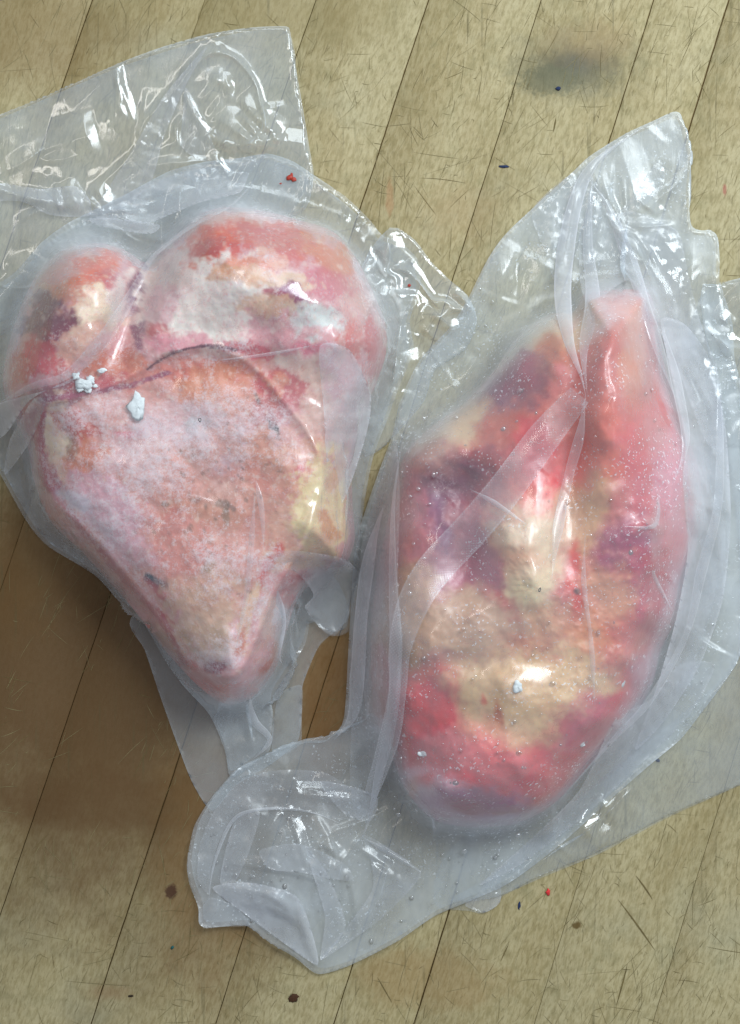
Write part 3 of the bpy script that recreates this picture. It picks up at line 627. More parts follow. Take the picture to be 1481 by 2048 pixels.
def rand_creases(f, n, seed, amp=5, ln=(40, 200), w=(7, 24), radial=.5, inner=.35, margin=110, ang=None):
    rr = np.random.default_rng(seed); P = f.outline; x0, y0 = P.min(0); x1, y1 = P.max(0); out = []
    gy, gx = np.gradient(f.sd)
    while len(out) < n:
        x = rr.uniform(x0, x1); y = rr.uniform(y0, y1)
        sd = float(bil(f.sd, np.array((x-f.x0)/f.h), np.array((y-f.y0)/f.h)))
        if sd < 6: continue
        if sd > margin and rr.uniform() > inner: continue
        if rr.uniform() < radial: a = math.atan2(float(bil(gy, np.array((x-f.x0)/f.h), np.array((y-f.y0)/f.h))), float(bil(gx, np.array((x-f.x0)/f.h), np.array((y-f.y0)/f.h))))+rr.normal(0, .4)
        elif ang is not None: a = rr.normal(ang, .35)
        else: a = rr.uniform(0, pi)
        L_ = min(rr.uniform(*ln), sd*2+60); ww = rr.uniform(*w); k = 1. if sd < margin else .45
        out.append((x, y, a, L_, ww, k*amp*.75*rr.uniform(.3, 1.2)*ww/w[1]*(1 if rr.uniform() < .75 else -.7), rr.uniform(-.75, .75)))
    return out
def film_mesh(name, f, mat, parent, milk=None, dz=0., thick=False, subdiv=True, creases=(), edge_milk=.5):
    a = f.act; i_ = f.sd > 0
    q = (a[:-1, :-1] & a[1:, :-1] & a[1:, 1:] & a[:-1, 1:]) & (i_[:-1, :-1] | i_[1:, :-1] | i_[1:, 1:] | i_[:-1, 1:])
    p = f.p; sd = f.sd
    if subdiv:
        def up(z):
            o = np.zeros((z.shape[0]*2-1, z.shape[1]*2-1)+z.shape[2:]); o[::2, ::2] = z
            o[1::2, ::2] = .5*(z[:-1]+z[1:]); o[:, 1::2] = .5*(o[:, :-2:2]+o[:, 2::2]); return o
        p = up(p); sd = up(sd); q = np.repeat(np.repeat(q, 2, 0), 2, 1)
        deep = (sd > 2.2*f.h)[..., None]
        for _ in range(2):
            b = p.copy(); b[1:-1, 1:-1] = (p[:-2, 1:-1]+p[2:, 1:-1]+p[1:-1, :-2]+p[1:-1, 2:]+p[1:-1, 1:-1]*2)/6
            p = np.where(deep, b, p)
        if len(creases): p[..., 2] += crease_field(p[..., 0], p[..., 1], creases)*sm(0, 10, sd)
    ny, nx = p.shape[:2]
    j, i = np.nonzero(q); id_ = np.arange(ny*nx).reshape(ny, nx)
    F = np.stack([id_[j, i], id_[j+1, i], id_[j+1, i+1], id_[j, i+1]], 1)
    u, inv = np.unique(F, return_inverse=True); F = inv.reshape(F.shape)
    pp = p.reshape(-1, 3)[u]; sdd = sd.ravel()[u]
    mk = np.ones(len(u)) if milk is None else milk(pp[:, 0], pp[:, 1])
    mk = mk*(1+edge_milk*np.exp(-np.maximum(sdd, 0)/3.))
    if hasattr(f, 'h') and subdiv:
        zz = p[..., 2].copy(); f.zat = lambda px, py: bil(zz, (np.asarray(px, float)-f.x0)/f.h*2, (np.asarray(py, float)-f.y0)/f.h*2)
    return mesh_obj(name, to_world(pp[:, 0], pp[:, 1], pp[:, 2]+dz), F, mat, parent, attrs={'milk': mk})
def ribbon(name, pts, widths, film, mat, parent, off=2.5, arch=.18, milk=1., n=10, across=9, zfix=None, edge_raise=0.):
    P = smooth_poly(pts, n, False); wd = np.interp(np.linspace(0, 1, len(P)), np.linspace(0, 1, len(widths)), widths)
    s0 = np.concatenate([[0], np.cumsum(np.linalg.norm(np.diff(P, axis=0), axis=1))])
    if name != 'seal_strip': wd = np.maximum(wd*.85*np.clip(np.minimum(s0, s0[-1]-s0)/(.28*s0[-1]), 0, 1)**.8, .5)
    t = np.gradient(P, axis=0); t /= np.linalg.norm(t, axis=1, keepdims=True)+1e-9; nn = np.stack([-t[:, 1], t[:, 0]], 1)
    V = []; uv = []; mk = []; s = np.concatenate([[0], np.cumsum(np.linalg.norm(np.diff(P, axis=0), axis=1))])
    for k in range(across):
        a = k/(across-1)*2-1
        q = P+nn*wd[:, None]*a*.5
        z = (film.zat(q[:, 0], q[:, 1]) if film is not None else 0)
        if zfix is not None: z = zfix+0*q[:, 0]
        zc = film.zat(P[:, 0], P[:, 1]) if film is not None else z
        z = np.maximum(z, .5*z+.5*zc)+off+arch*wd*(1-a*a)+edge_raise*wd*max(0, a)**3
        V.append(to_world(q[:, 0], q[:, 1], z)); uv.append(np.stack([s, wd*a*.5], 1)); mk.append(np.full(len(P), milk*(1+.9*abs(a)**14)))
    m = len(P); V = np.concatenate(V); F = np.array([[k*m+j, k*m+j+1, (k+1)*m+j+1, (k+1)*m+j] for k in range(across-1) for j in range(m-1)])
    return mesh_obj(name, V, F, mat, parent, attrs={'milk': np.concatenate(mk)}, uv=np.concatenate(uv))
def patch(name, outline, film, mat, parent, off=2., milk=1., h=4, zfix=None, tilt=None, n=5, k=.35):
    """a doubled layer of film lying on the sheet, with its own outline"""
    P = smooth_poly(outline, n, True, k); x0, y0 = P.min(0)-h; x1, y1 = P.max(0)+h
    X, Y = np.meshgrid(np.arange(x0, x1+h, h), np.arange(y0, y1+h, h))
    D, CX, CY, ins = seg_dist(X, Y, P); sd = np.where(ins, D, -D); act = dilate(sd > 0); pin = act & (sd < .4*h)
    X = np.where(pin, CX, X); Y = np.where(pin, CY, Y)
    z = film.zat(X, Y) if zfix is None else np.full(X.shape, float(zfix))
    z = z+off+(1.5*sm(0, 25, sd)+1.2*nz(N3, X, Y) if zfix is None else .25*nz(N5, X, Y)+.3)
    f = Film(); f.p = np.stack([X, Y, z], -1); f.act = act; f.sd = sd
    return film_mesh(name, f, mat, parent, (lambda a, b: milk+0*a), subdiv=False)
def lump(cx, cy_, pts, r, mat, name, z, parent=None, hgt=.6, seed=0):
    """small irregular chip"""
    rr = np.random.default_rng(seed); n = 18; V = []; F = []
    th = np.linspace(0, 2*pi, n, endpoint=False); prof = 1+.22*rr.standard_normal(n)*.6+.12*np.sin(2*th+rr.uniform(0, 6))
    rings = [(1, 0), (1.0, .25), (.85, .7), (.5, .95), (.2, 1.05)]
    for (s_, hh) in rings:
        q = 1+.08*rr.standard_normal(n)
        V.append(to_world(cx+np.cos(th)*prof*r[0]*s_*q, cy_+np.sin(th)*prof*r[1]*s_*q, z+hh*hgt*min(r)*(1+.15*rr.standard_normal(n))))
    V.append(to_world([cx], [cy_], [z+hgt*min(r)*1.05])); V = np.concatenate(V)
    for k in range(4):
        for j in range(n): F.append([k*n+j, k*n+(j+1) % n, (k+1)*n+(j+1) % n, (k+1)*n+j])
    F += [[4*n+j, 4*n+(j+1) % n, 5*n, 5*n] for j in range(0)]
    F = np.array(F)
    o = mesh_obj(name, V, F[:, ::-1], mat, parent, smooth=True)
    import bmesh
    bm = bmesh.new(); bm.from_mesh(o.data); bm.verts.ensure_lookup_table()
    for j in range(n): bm.faces.new([bm.verts[4*n+(j+1) % n], bm.verts[5*n], bm.verts[4*n+j]][::-1])
    bmesh.ops.recalc_face_normals(bm, faces=bm.faces); bm.to_mesh(o.data); bm.free()
    for p_ in o.data.polygons: p_.use_smooth = True
    return o

def hfL(X, Y):
    z, ins = hL(X, Y); return np.where(ins, z+26, 0)
def hfR(X, Y):
    z, ins = hR(X, Y); return np.where(ins, z+26, 3)
flat0 = lambda X, Y: np.zeros_like(X)

# ---- left bag
bagL = empty('vacuum_bag', 'clear vacuum bag with an open crumpled mouth, wrapped round the frosty knuckle bone', 'bag', 'clear vacuum bags')
FLP = [(-90, 270), (0, 229), (100, 190), (235, 127), (330, 92), (420, 67), (500, 55), (560, 52), (579, 56), (586, 100), (600, 180), (612, 250), (620, 300), (628, 352), (610, 420), (500, 470), (300, 520), (120, 600), (-90, 700)]
fF = film_sim(smooth_poly(FLP, 3, True, .3), flat0, edge=3, e_r=.002, e_t=.004, e0=.0015, seed=3, post=4, levels=(20, 10, 5), iters=(160, 100, 60), zlift=10, grav=.12, wavy=3,
    ridges=[([(350, 170), (290, 240), (270, 310), (180, 400), (60, 430)], 44, 60), ([(350, 170), (415, 92), (470, 110), (515, 170), (530, 250)], 40, 45), ([(370, 180), (400, 250), (440, 330)], 36, 34), ([(236, 128), (240, 200), (270, 310)], 20, 26), ([(430, 290), (480, 200), (555, 215)], 34, 40), ([(0, 380), (80, 400), (170, 430), (260, 420)], 40, 40), ([(430, 292), (560, 282)], 30, 22), ([(300, 330), (360, 316), (430, 330)], 26, 22)])
film_mesh('mouth_flap', fF, M_clear, bagL, lambda x, y: 1.0+.35*sm(190, 90, y)+.5*np.exp(-((y-410)/40)**2)*(x < 260), creases=rand_creases(fF, 26, 1, 15, (90, 280), (18, 56), .2)+[(478, 270, .785, 120, 30, 17.2, 0.4), (520, 232, .785, 110, 24, 14.8, 0.5), (505, 262, .785, 90, 20, 11.5, 0.4), (446, 286, .785, 70, 20, 11.5, 0.4), (545, 262, .785, 60, 16, 9.2, 0.4), (205, 392, .785, 60, 18, 10.3, 0.4), (188, 408, .785, 50, 14, 8.0, 0.4), (500, 285, 0, 130, 22, 12, .2), (150, 392, 1.1, 70, 24, 13, 0), (100, 400, .3, 120, 20, 10, .3), (118, 396, 1.4, 60, 10, 6, .2), (238, 165, 1.5, 90, 12, 6, .3), (244, 215, 1.3, 60, 10, 5, 0), (455, 175, 1.3, 60, 12, 5, 0)])
patch('mouth_flap', [(-80, 275), (0, 238), (235, 136), (420, 78), (575, 62), (598, 200), (620, 350), (560, 440), (300, 520), (100, 590), (-80, 660)], None, M_under, bagL, 0, .9, 8, zfix=1.2)
patch('fold', [(-80, 372), (0, 366), (80, 378), (150, 372), (180, 400), (178, 432), (100, 430), (40, 402), (-80, 404)], fF, M_fold, bagL, 3, .55)
patch('fold', [(250, 325), (330, 190), (415, 92), (372, 170), (330, 270), (300, 370), (240, 420), (180, 430), (200, 400)], fF, M_fold, bagL, 3, .35)
patch('fold', [(372, 175), (405, 235), (438, 325), (395, 318), (362, 290), (366, 230)], fF, M_fold, bagL, 4, .3)

SKL = [(780, 455), (830, 480), (860, 520), (900, 560), (935, 590), (955, 640), (930, 700), (870, 740), (850, 800), (800, 860), (760, 900), (720, 900), (700, 700), (720, 540)]
fS = film_sim(smooth_poly(SKL, 3, True, .4), flat0, edge=3, e_r=.01, e_t=.015, e0=.005, seed=9, post=4, zlift=14, grav=.08, wavy=4, ridges=[([(765, 540), (830, 530), (860, 600), (900, 600)], 40, 34), ([(800, 640), (870, 640), (930, 610)], 34, 26), ([(760, 460), (800, 620), (790, 760)], 40, 40)])
film_mesh('side_flap', fS, M_clear, bagL, lambda x, y: 1.3+0*x, creases=rand_creases(fS, 24, 2, 13, (50, 160), (12, 38), .3)+[(880, 640, .785, 80, 26, 14.9, 0.4), (925, 600, .785, 60, 20, 11.5, 0.4), (860, 665, .785, 60, 18, 10.3, 0.4), (880, 655, .2, 70, 18, 9, 0), (930, 600, .9, 50, 16, 8, 0)])
TLP = [(262, 1236), (290, 1300), (320, 1390), (352, 1480), (385, 1565), (425, 1622), (470, 1572), (540, 1530), (596, 1482), (604, 1420), (606, 1370), (640, 1290), (700, 1230), (640, 1130), (400, 1150)]
patch('tail', TLP, None, M_under, bagL, 0, 1.25, 8, zfix=.9)
patch('tail', [(556, 1395), (596, 1370), (606, 1380), (604, 1440), (600, 1490), (545, 1510)], None, M_under, bagL, 0, .8, 6, zfix=3)
PL = [(-100, 620), (-40, 590), (30, 545), (80, 488), (130, 450), (172, 428), (240, 395), (300, 362), (350, 338), (420, 322), (480, 316), (535, 307), (585, 322), (628, 350), (690, 392), (740, 440), (765, 470), (800, 484), (836, 520), (842, 570), (820, 640), (828, 700), (800, 770), (775, 840), (748, 910), (730, 1000), (722, 1080), (716, 1150), (706, 1215), (700, 1260), (672, 1272), (640, 1255), (622, 1235), (610, 1290), (560, 1370), (545, 1400), (548, 1450), (540, 1500), (505, 1530), (462, 1555), (450, 1500), (420, 1430), (370, 1375), (330, 1320), (290, 1250), (240, 1205), (190, 1150), (100, 1095), (66, 1060), (40, 1020), (10, 965), (-30, 900), (-100, 860)]
fL = film_sim(smooth_poly(PL, 4, True, .4), hfL, edge=5, e_r=.004, e_t=.030, e0=.0025, seed=21, levels=(20, 10, 5), iters=(170, 120, 80), zlift=8, grav=.5, wavy=5,
    ridges=[([(-60, 830), (60, 770), (150, 740), (235, 640), (285, 560), (360, 480), (470, 400), (560, 330)], 26, 34), ([(540, 310), (490, 400), (400, 440)], 20, 30), ([(545, 315), (660, 470), (700, 600)], 12, 26), ([(440, 720), (640, 690), (760, 640), (830, 560)], 16, 22),
            ([(640, 690), (652, 850), (640, 960), (620, 1180)], 12, 22), ([(510, 1000), (490, 1200), (465, 1330)], 10, 12), ([(528, 960), (526, 1096)], 12, 12), ([(480, 560), (640, 570), (760, 620)], 14, 20), ([(530, 1104), (620, 1104), (700, 1130)], 22, 24), ([(620, 1170), (600, 1210), (625, 1240)], 16, 18), ([(60, 1050), (150, 1090), (250, 1180), (330, 1280), (470, 1480)], 20, 24),
            ([(480, 1380), (510, 1440), (530, 1480)], 18, 14), ([(500, 1370), (490, 1450), (470, 1530)], 22, 16), ([(100, 760), (30, 860), (-40, 900)], 18, 26), ([(200, 440), (260, 455), (300, 470)], 22, 18)])
film_mesh('front_film', fL, M_film_tight, bagL, lambda x, y: .85+1.5*sm(500, 400, y+.25*(x-300))+.5*sm(1330, 1420, y)+.45*np.exp(-(((x-690)/50)**2+((y-830)/130)**2))+.3*sm(700, 780, x)*sm(1100, 900, y), creases=rand_creases(fL, 110, 3, 8, (60, 280), (9, 34), .45, .22)+[(120, 760, -.75, 260, 20, 8, .4), (270, 600, -.95, 200, 16, 7, -.3), (300, 470, .2, 110, 14, 8, .4), (275, 440, .25, 130, 18, 8, .3), (540, 505, .35, 60, 16, 5, 0), (640, 600, .35, 200, 22, 8, .5), (600, 1240, -1.3, 150, 14, 6, .2), (500, 1450, 1.3, 120, 12, 7, .2)])
PLi = [(a+(400-a)*.02, b+(880-b)*.02) for a, b in PL]
patch('back_film', PLi, None, M_under, bagL, 0, 1.0, 10, zfix=1.6)
patch('fold', [(175, 430), (300, 366), (420, 326), (535, 310), (500, 345), (480, 385), (400, 405), (300, 445), (262, 440)], fL, M_fold, bagL, 3, .35)
patch('fold', [(200, 452), (298, 468), (320, 450), (262, 440), (180, 436)], fL, M_fold, bagL, 4, .35)
patch('fold', [(640, 692), (700, 700), (742, 790), (735, 860), (708, 950), (680, 1010), (655, 930), (648, 820)], fL, M_fold, bagL, 3, .6)
patch('fold', [(530, 1104), (600, 1102), (690, 1118), (716, 1150), (705, 1215), (670, 1272), (640, 1255), (610, 1215), (628, 1190), (600, 1150), (560, 1125)], fL, M_fold, bagL, 4, .35)
patch('fold', [(-60, 830), (20, 800), (130, 770), (150, 755), (60, 800), (10, 870), (-60, 900)], fL, M_fold, bagL, 4, .5)
patch('fold', [(66, 800), (92, 800), (76, 850), (50, 900), (10, 950), (20, 880)], fL, M_fold, bagL, 4, .35)
ribbon('crease', [(-40, 830), (60, 775), (130, 752), (190, 700), (240, 630), (280, 560), (310, 510), (380, 455), (470, 405), (540, 318)], [14, 26, 20, 34, 30, 18, 10, 8, 6, 3], fL, M_fold, bagL, 3, .12, .35)
ribbon('crease', [(510, 985), (505, 1060), (495, 1180), (470, 1310)], [10, 14, 12, 4], fL, M_fold, bagL, 3, .12, .4)
ribbon('crease', [(512, 960), (524, 1020), (528, 1096)], [18, 12, 4], fL, M_fold, bagL, 3, .14, .5)
ribbon('crease', [(552, 1170), (562, 1240), (556, 1300), (566, 1330)], [16, 26, 20, 6], fL, M_fold, bagL, 3, .16, .9)
ribbon('crease', [(425, 722), (540, 708), (640, 688)], [3, 8, 2], fL, M_fold, bagL, 3, .3, .6)
ribbon('crease', [(500, 1390), (508, 1440), (540, 1480), (505, 1520)], [10, 20, 12, 6], fL, M_fold, bagL, 4, .3, .6)
print('left bag', time.time()-T0)

# ---- right bag
bagR = empty('vacuum_bag', 'misted vacuum bag with a diagonal embossed strip and water beads, tapering to a twisted tail', 'bag', 'clear vacuum bags')
RF = [(870, 1808), (940, 1822), (966, 1827), (994, 1812), (1000, 1795), (1080, 1757), (1200, 1707), (1342, 1632), (1480, 1570), (1600, 1500), (1600, 540), (1481, 556), (1400, 600), (1300, 900), (1200, 1400), (900, 1700)]
patch('back_film', RF, None, M_under, bagR, 0, .75, 10, zfix=1.4)
RF2 = [(1150, 1600), (1300, 1480), (1450, 1350), (1560, 1180), (1600, 1500), (1500, 1560), (1342, 1628), (1200, 1702), (1080, 1752), (990, 1795), (900, 1800), (1000, 1740)]
fB = film_sim(smooth_poly(RF2, 3, True, .4), flat0, edge=3, e_r=.004, e_t=.006, e0=.002, seed=5, post=4, zlift=10, grav=.12, wavy=2, ridges=[([(1100, 1730), (1180, 1665), (1240, 1600)], 40, 40), ([(1010, 1765), (1150, 1650)], 26, 26), ([(1170, 1672), (1190, 1625), (1250, 1600)], 30, 24), ([(1290, 1540), (1400, 1470)], 20, 40)])
film_mesh('bottom_flap', fB, M_clear, bagR, lambda x, y: .8+0*x, creases=rand_creases(fB, 18, 4, 9, (80, 240), (14, 44), .3)+[(1180, 1660, .785, 90, 26, 14.9, 0.4), (1215, 1625, .785, 80, 20, 11.5, 0.4), (1130, 1700, .785, 50, 14, 8.0, 0.4), (1205, 1675, -.9, 110, 16, 10, .3), (1170, 1640, -.95, 130, 12, 7, 0)])
RG = [(1400, 600), (1440, 570), (1481, 556), (1600, 540), (1600, 1350), (1500, 1320), (1470, 1000)]
fG = film_sim(smooth_poly(RG, 3, True, .4), flat0, edge=3, e_r=.01, e_t=.015, e0=.004, seed=8, post=4, zlift=12, grav=.1, wavy=4, ridges=[([(1440, 690), (1500, 700)], 40, 36), ([(1480, 560), (1490, 900)], 30, 40)])
film_mesh('side_flap', fG, M_clear, bagR, lambda x, y: 1.4+0*x, creases=rand_creases(fG, 18, 6, 11, (60, 160), (12, 38), .3)+[(1462, 700, .785, 70, 22, 12.6, 0.4), (1450, 640, .785, 50, 16, 9.2, 0.4)])
patch('corner_tab', [(975, 1760), (1000, 1750), (1002, 1800), (988, 1816), (966, 1825), (930, 1810), (960, 1785)], None, M_fold, bagR, 0, .6, 5, zfix=5)
PR = [(1180, 312), (1250, 268), (1310, 240), (1345, 224), (1360, 226), (1366, 240), (1374, 270), (1382, 310), (1378, 370), (1381, 440), (1388, 456), (1405, 461), (1422, 460), (1436, 475), (1440, 520), (1440, 560), (1452, 600), (1466, 650), (1470, 720), (1492, 800), (1510, 920), (1515, 1060), (1508, 1180), (1481, 1310), (1445, 1370), (1400, 1430), (1360, 1480), (1300, 1530), (1220, 1600), (1120, 1690), (1020, 1765), (940, 1802), (870, 1832), (800, 1880), (740, 1912), (690, 1935), (650, 1947), (628, 1945), (590, 1915), (540, 1885), (494, 1852), (450, 1853), (410, 1855), (398, 1845), (397, 1815), (380, 1770), (374, 1735), (378, 1700), (390, 1650), (420, 1600), (455, 1558), (480, 1535), (560, 1500), (610, 1486), (650, 1484), (684, 1450), (692, 1400), (696, 1320), (702, 1220), (708, 1120), (722, 1050), (752, 960), (785, 870), (800, 805), (840, 720), (900, 655), (935, 600), (975, 520), (1010, 470), (1064, 418), (1100, 385), (1150, 340)]
def hfR2(X, Y):
    z = hfR(X, Y)
    # crumpled air pocket in the tail
    return np.maximum(z, 34*np.exp(-(((X-600)/130)**2+((Y-1720)/110)**2))-3)
fR = film_sim(smooth_poly(PR, 4, True, .4), hfR2, edge=6, e_r=.006, e_t=.018, e0=.002, post=4, seed=33, levels=(20, 10, 5), iters=(170, 120, 80), zlift=14, grav=.22, wavy=5,
    ridges=[([(1150, 345), (1122, 520), (1120, 620), (1165, 760), (1170, 900), (1130, 1060), (1110, 1200)], 34, 34), ([(1185, 345), (1240, 470), (1290, 600), (1330, 760), (1370, 900), (1390, 1040)], 30, 34), ([(1340, 240), (1330, 330), (1240, 430), (1290, 560)], 22, 30), ([(1380, 460), (1400, 560), (1440, 760), (1450, 1000), (1420, 1250), (1300, 1480)], 22, 36),
            ([(790, 870), (790, 1100), (800, 1300), (780, 1500), (750, 1650), (700, 1690)], 34, 40), ([(720, 1050), (708, 1250), (700, 1400), (660, 1480), (740, 1580)], 28, 30), ([(730, 1660), (830, 1740), (800, 1800), (650, 1920)], 34, 36), ([(420, 1850), (440, 1700), (500, 1625), (620, 1620), (700, 1660), (720, 1690)], 34, 36),
            ([(500, 1850), (420, 1780)], 20, 24), ([(640, 1930), (600, 1830), (520, 1760)], 30, 30), ([(660, 1930), (740, 1850), (760, 1760)], 26, 26), ([(480, 1540), (600, 1560), (740, 1580)], 20, 30), ([(560, 1640), (540, 1700), (520, 1740)], 20, 16), ([(640, 1640), (660, 1710), (670, 1760)], 24, 16),
            ([(1160, 1130), (1170, 1250), (1190, 1400), (1230, 1450)], 16, 14), ([(1290, 1110), (1340, 1220), (1300, 1380), (1240, 1500), (1100, 1640)], 18, 24), ([(1250, 1050), (1310, 1050), (1330, 950)], 22, 18), ([(940, 980), (1040, 1040), (1060, 1060)], 16, 12), ([(1060, 420), (1080, 520), (1100, 600)], 14, 26), ([(1230, 430), (1300, 440), (1350, 470)], 18, 22)])
rand_tail = [(x_, y_, a_, l_, w_, h_, s_) for (x_, y_, a_, l_, w_, h_, s_) in ((600, 1690, 1.1, 120, 14, 9, .4), (655, 1690, 1.2, 130, 12, 8, -.4), (540, 1660, 2.2, 90, 16, 9, .2), (560, 1750, .3, 220, 16, 7, .5), (620, 1850, 1.2, 170, 18, 11, .3), (690, 1870, -.75, 190, 14, 9, .2), (560, 1830, .5, 150, 24, 11, .4), (510, 1790, .4, 150, 16, 8, -.3), (480, 1700, -1.1, 170, 14, 8, .3), (760, 1720, .7, 150, 14, 8, .2), (720, 1640, -.5, 160, 14, 8, -.2), (640, 1570, .1, 200, 14, 8, .3), (800, 1660, -.9, 160, 16, 7, .2), (740, 1790, -1.1, 160, 18, 8, .4),
    (1310, 650, 1.35, 240, 16, 9, .4), (1290, 560, 1.2, 200, 14, 8, -.3), (1345, 760, 1.25, 220, 18, 10, .5), (1380, 900, 1.4, 200, 16, 9, -.2), (1395, 1060, 1.6, 220, 16, 9, .3), (1350, 840, 1.2, 160, 10, 7, 0), (1250, 470, 1.1, 160, 12, 7, .3), (1230, 400, 1.15, 130, 10, 7, 0), (1330, 380, -.8, 140, 12, 7, .2), (1300, 450, .1, 100, 10, 7, 0), (1420, 1000, 1.5, 300, 20, 9, .4), (1400, 1240, 1.9, 240, 20, 9, .4), (1280, 1490, 2.3, 240, 20, 8, .3), (1180, 1590, 2.45, 260, 16, 7, 0))]
def milkR(x, y):
    m = .98+.75*sm(1600, 1720, y)+1.2*sm(600, 470, y)+.9*np.exp(-(((x-1130-(640-y)*.0)/150)**2+((y-560)/200)**2))*0
    m += 2.2*np.exp(-(((x-1455)/60)**2+((y-1130)/330)**2))+1.4*np.exp(-(((x-1330)/70)**2+((y-1480)/110)**2))+.8*sm(1545, 1600, y)*sm(700, 560, x)*0
    m += 1.6*np.exp(-(((x-560)/90)**2+((y-1800)/40)**2))+.6*np.exp(-(((x-1310)/60)**2+((y-560)/160)**2))
    m += .9*np.exp(-(((x-735)/40)**2+((y-1250)/300)**2))
    return m
film_mesh('front_film', fR, M_film, bagR, milkR, creases=rand_creases(fR, 110, 7, 10, (80, 360), (10, 42), .3, .30, 120, 1.75)+rand_tail+[(1318, 640, .785, 70, 16, 9.2, 0.4), (1300, 1050, .785, 60, 14, 8.0, 0.4), (1345, 820, .785, 60, 14, 8.0, 0.4), (1320, 960, .785, 50, 12, 6.9, 0.4), (560, 1800, .785, 90, 24, 13.8, 0.4), (660, 1700, .785, 60, 14, 8.0, 0.4), (1300, 415, .785, 50, 14, 8.0, 0.4), (1415, 1020, .785, 60, 16, 9.2, 0.4), (1340, 1160, .785, 50, 12, 6.9, 0.4), (1180, 1210, .785, 50, 10, 5.7, 0.4), (900, 1000, .785, 40, 10, 5.7, 0.4)])
PRi = [(a+(1000-a)*.015, b+(1150-b)*.015) for a, b in PR]
patch('back_film', PRi, None, M_under, bagR, 0, 1.1, 10, zfix=5.5)
ribbon('pleat', [(1300, 246), (1220, 300), (1176, 345), (1150, 410), (1132, 500), (1126, 590), (1138, 680), (1162, 750), (1172, 792)], [4, 14, 26, 34, 42, 40, 34, 20, 8], fR, M_fold, bagR, 4, .22, .9)
ribbon('pleat', [(1172, 786), (1160, 870), (1136, 960), (1116, 1060), (1104, 1160)], [10, 26, 22, 26, 8], fR, M_fold, bagR, 4, .2, .55)
ribbon('pleat', [(1186, 345), (1176, 480), (1186, 600), (1168, 700), (1175, 790)], [20, 22, 36, 26, 8], fR, M_fold, bagR, 5, .2, .5)
ribbon('pleat', [(1180, 360), (1220, 420), (1260, 520), (1290, 610), (1326, 720), (1352, 800)], [12, 22, 34, 26, 30, 8], fR, M_fold, bagR, 5, .24, .5)
patch('fold', [(1235, 432), (1275, 425), (1355, 462), (1375, 540), (1400, 640), (1440, 760), (1448, 900), (1410, 880), (1365, 760), (1310, 640), (1262, 520)], fR, M_fold, bagR, 4, .45)
patch('fold', [(1230, 430), (1262, 400), (1316, 320), (1330, 345), (1322, 380), (1270, 425)], fR, M_fold, bagR, 4, .3)
patch('fold', [(1064, 420), (1150, 345), (1140, 440), (1125, 520), (1108, 560), (1090, 500)], fR, M_fold, bagR, 3, .35)
patch('fold', [(1322, 640), (1372, 650), (1420, 720), (1452, 860), (1462, 1040), (1446, 1200), (1400, 1330), (1330, 1440), (1270, 1500), (1312, 1380), (1352, 1240), (1376, 1100), (1366, 960), (1372, 880), (1346, 760)], fR, M_fold, bagR, 3, .62)
patch('fold', [(792, 880), (800, 1000), (796, 1150), (806, 1300), (786, 1440), (752, 1600), (716, 1640), (700, 1560), (706, 1400), (712, 1220), (726, 1080), (756, 980)], fR, M_fold, bagR, 3, .26)
patch('fold', [(1180, 352), (1240, 440), (1300, 590), (1322, 640), (1300, 640), (1262, 560), (1210, 590), (1180, 620), (1160, 560), (1160, 440)], fR, M_fold, bagR, 3, .28)
patch('fold', [(1230, 1440), (1300, 1400), (1360, 1330), (1430, 1330), (1380, 1430), (1280, 1530), (1160, 1640), (1040, 1730), (960, 1770), (1060, 1680), (1160, 1580)], fR, M_fold, bagR, 3, .42)
patch('fold', [(520, 1700), (600, 1688), (690, 1728), (702, 1762), (600, 1745), (540, 1738)], fR, M_fold, bagR, 4, .4)
patch('fold', [(640, 1562), (752, 1590), (742, 1642), (690, 1628)], fR, M_fold, bagR, 5, .5)
patch('fold', [(470, 1640), (520, 1624), (500, 1700), (472, 1760), (440, 1762)], fR, M_fold, bagR, 5, .45)
patch('fold', [(612, 1700), (652, 1742), (692, 1850), (642, 1920), (650, 1830)], fR, M_fold, bagR, 5, .45)
ribbon('seal_strip', [(1160, 790), (1090, 872), (1010, 980), (940, 1062), (868, 1140), (826, 1210), (800, 1300), (796, 1380), (778, 1480), (742, 1590)], [46, 66, 70, 72, 72, 64, 44, 34, 42, 26], fR, M_dots, bagR, 7, .03, .42, across=15)
ribbon('pleat', [(768, 1010), (742, 1100), (724, 1220), (716, 1340), (706, 1430), (668, 1480)], [18, 34, 30, 34, 44, 16], fR, M_fold, bagR, 5, .18, .6)
ribbon('pleat', [(806, 880), (788, 1000), (786, 1150), (792, 1290), (786, 1420), (760, 1540), (738, 1640), (716, 1690)], [6, 12, 18, 30, 26, 30, 22, 8], fR, M_fold, bagR, 6, .25, .5)
patch('fold', [(484, 1560), (560, 1540), (650, 1545), (700, 1575), (752, 1590), (745, 1625), (680, 1640), (600, 1618), (520, 1622), (470, 1640), (440, 1680), (422, 1740), (420, 1790), (396, 1760), (400, 1690), (430, 1620)], fR, M_fold, bagR, 4, .28)
patch('fold', [(420, 1795), (470, 1812), (500, 1850), (450, 1853), (408, 1856), (398, 1830)], fR, M_fold, bagR, 4, .25)
patch('fold', [(725, 1670), (770, 1690), (842, 1742), (820, 1780), (760, 1840), (668, 1905), (640, 1920), (690, 1860), (745, 1780), (742, 1720)], fR, M_fold, bagR, 4, .4)
patch('fold', [(425, 1775), (500, 1765), (590, 1790), (620, 1850), (636, 1930), (560, 1880), (480, 1820)], fR, M_fold, bagR, 4, .8)
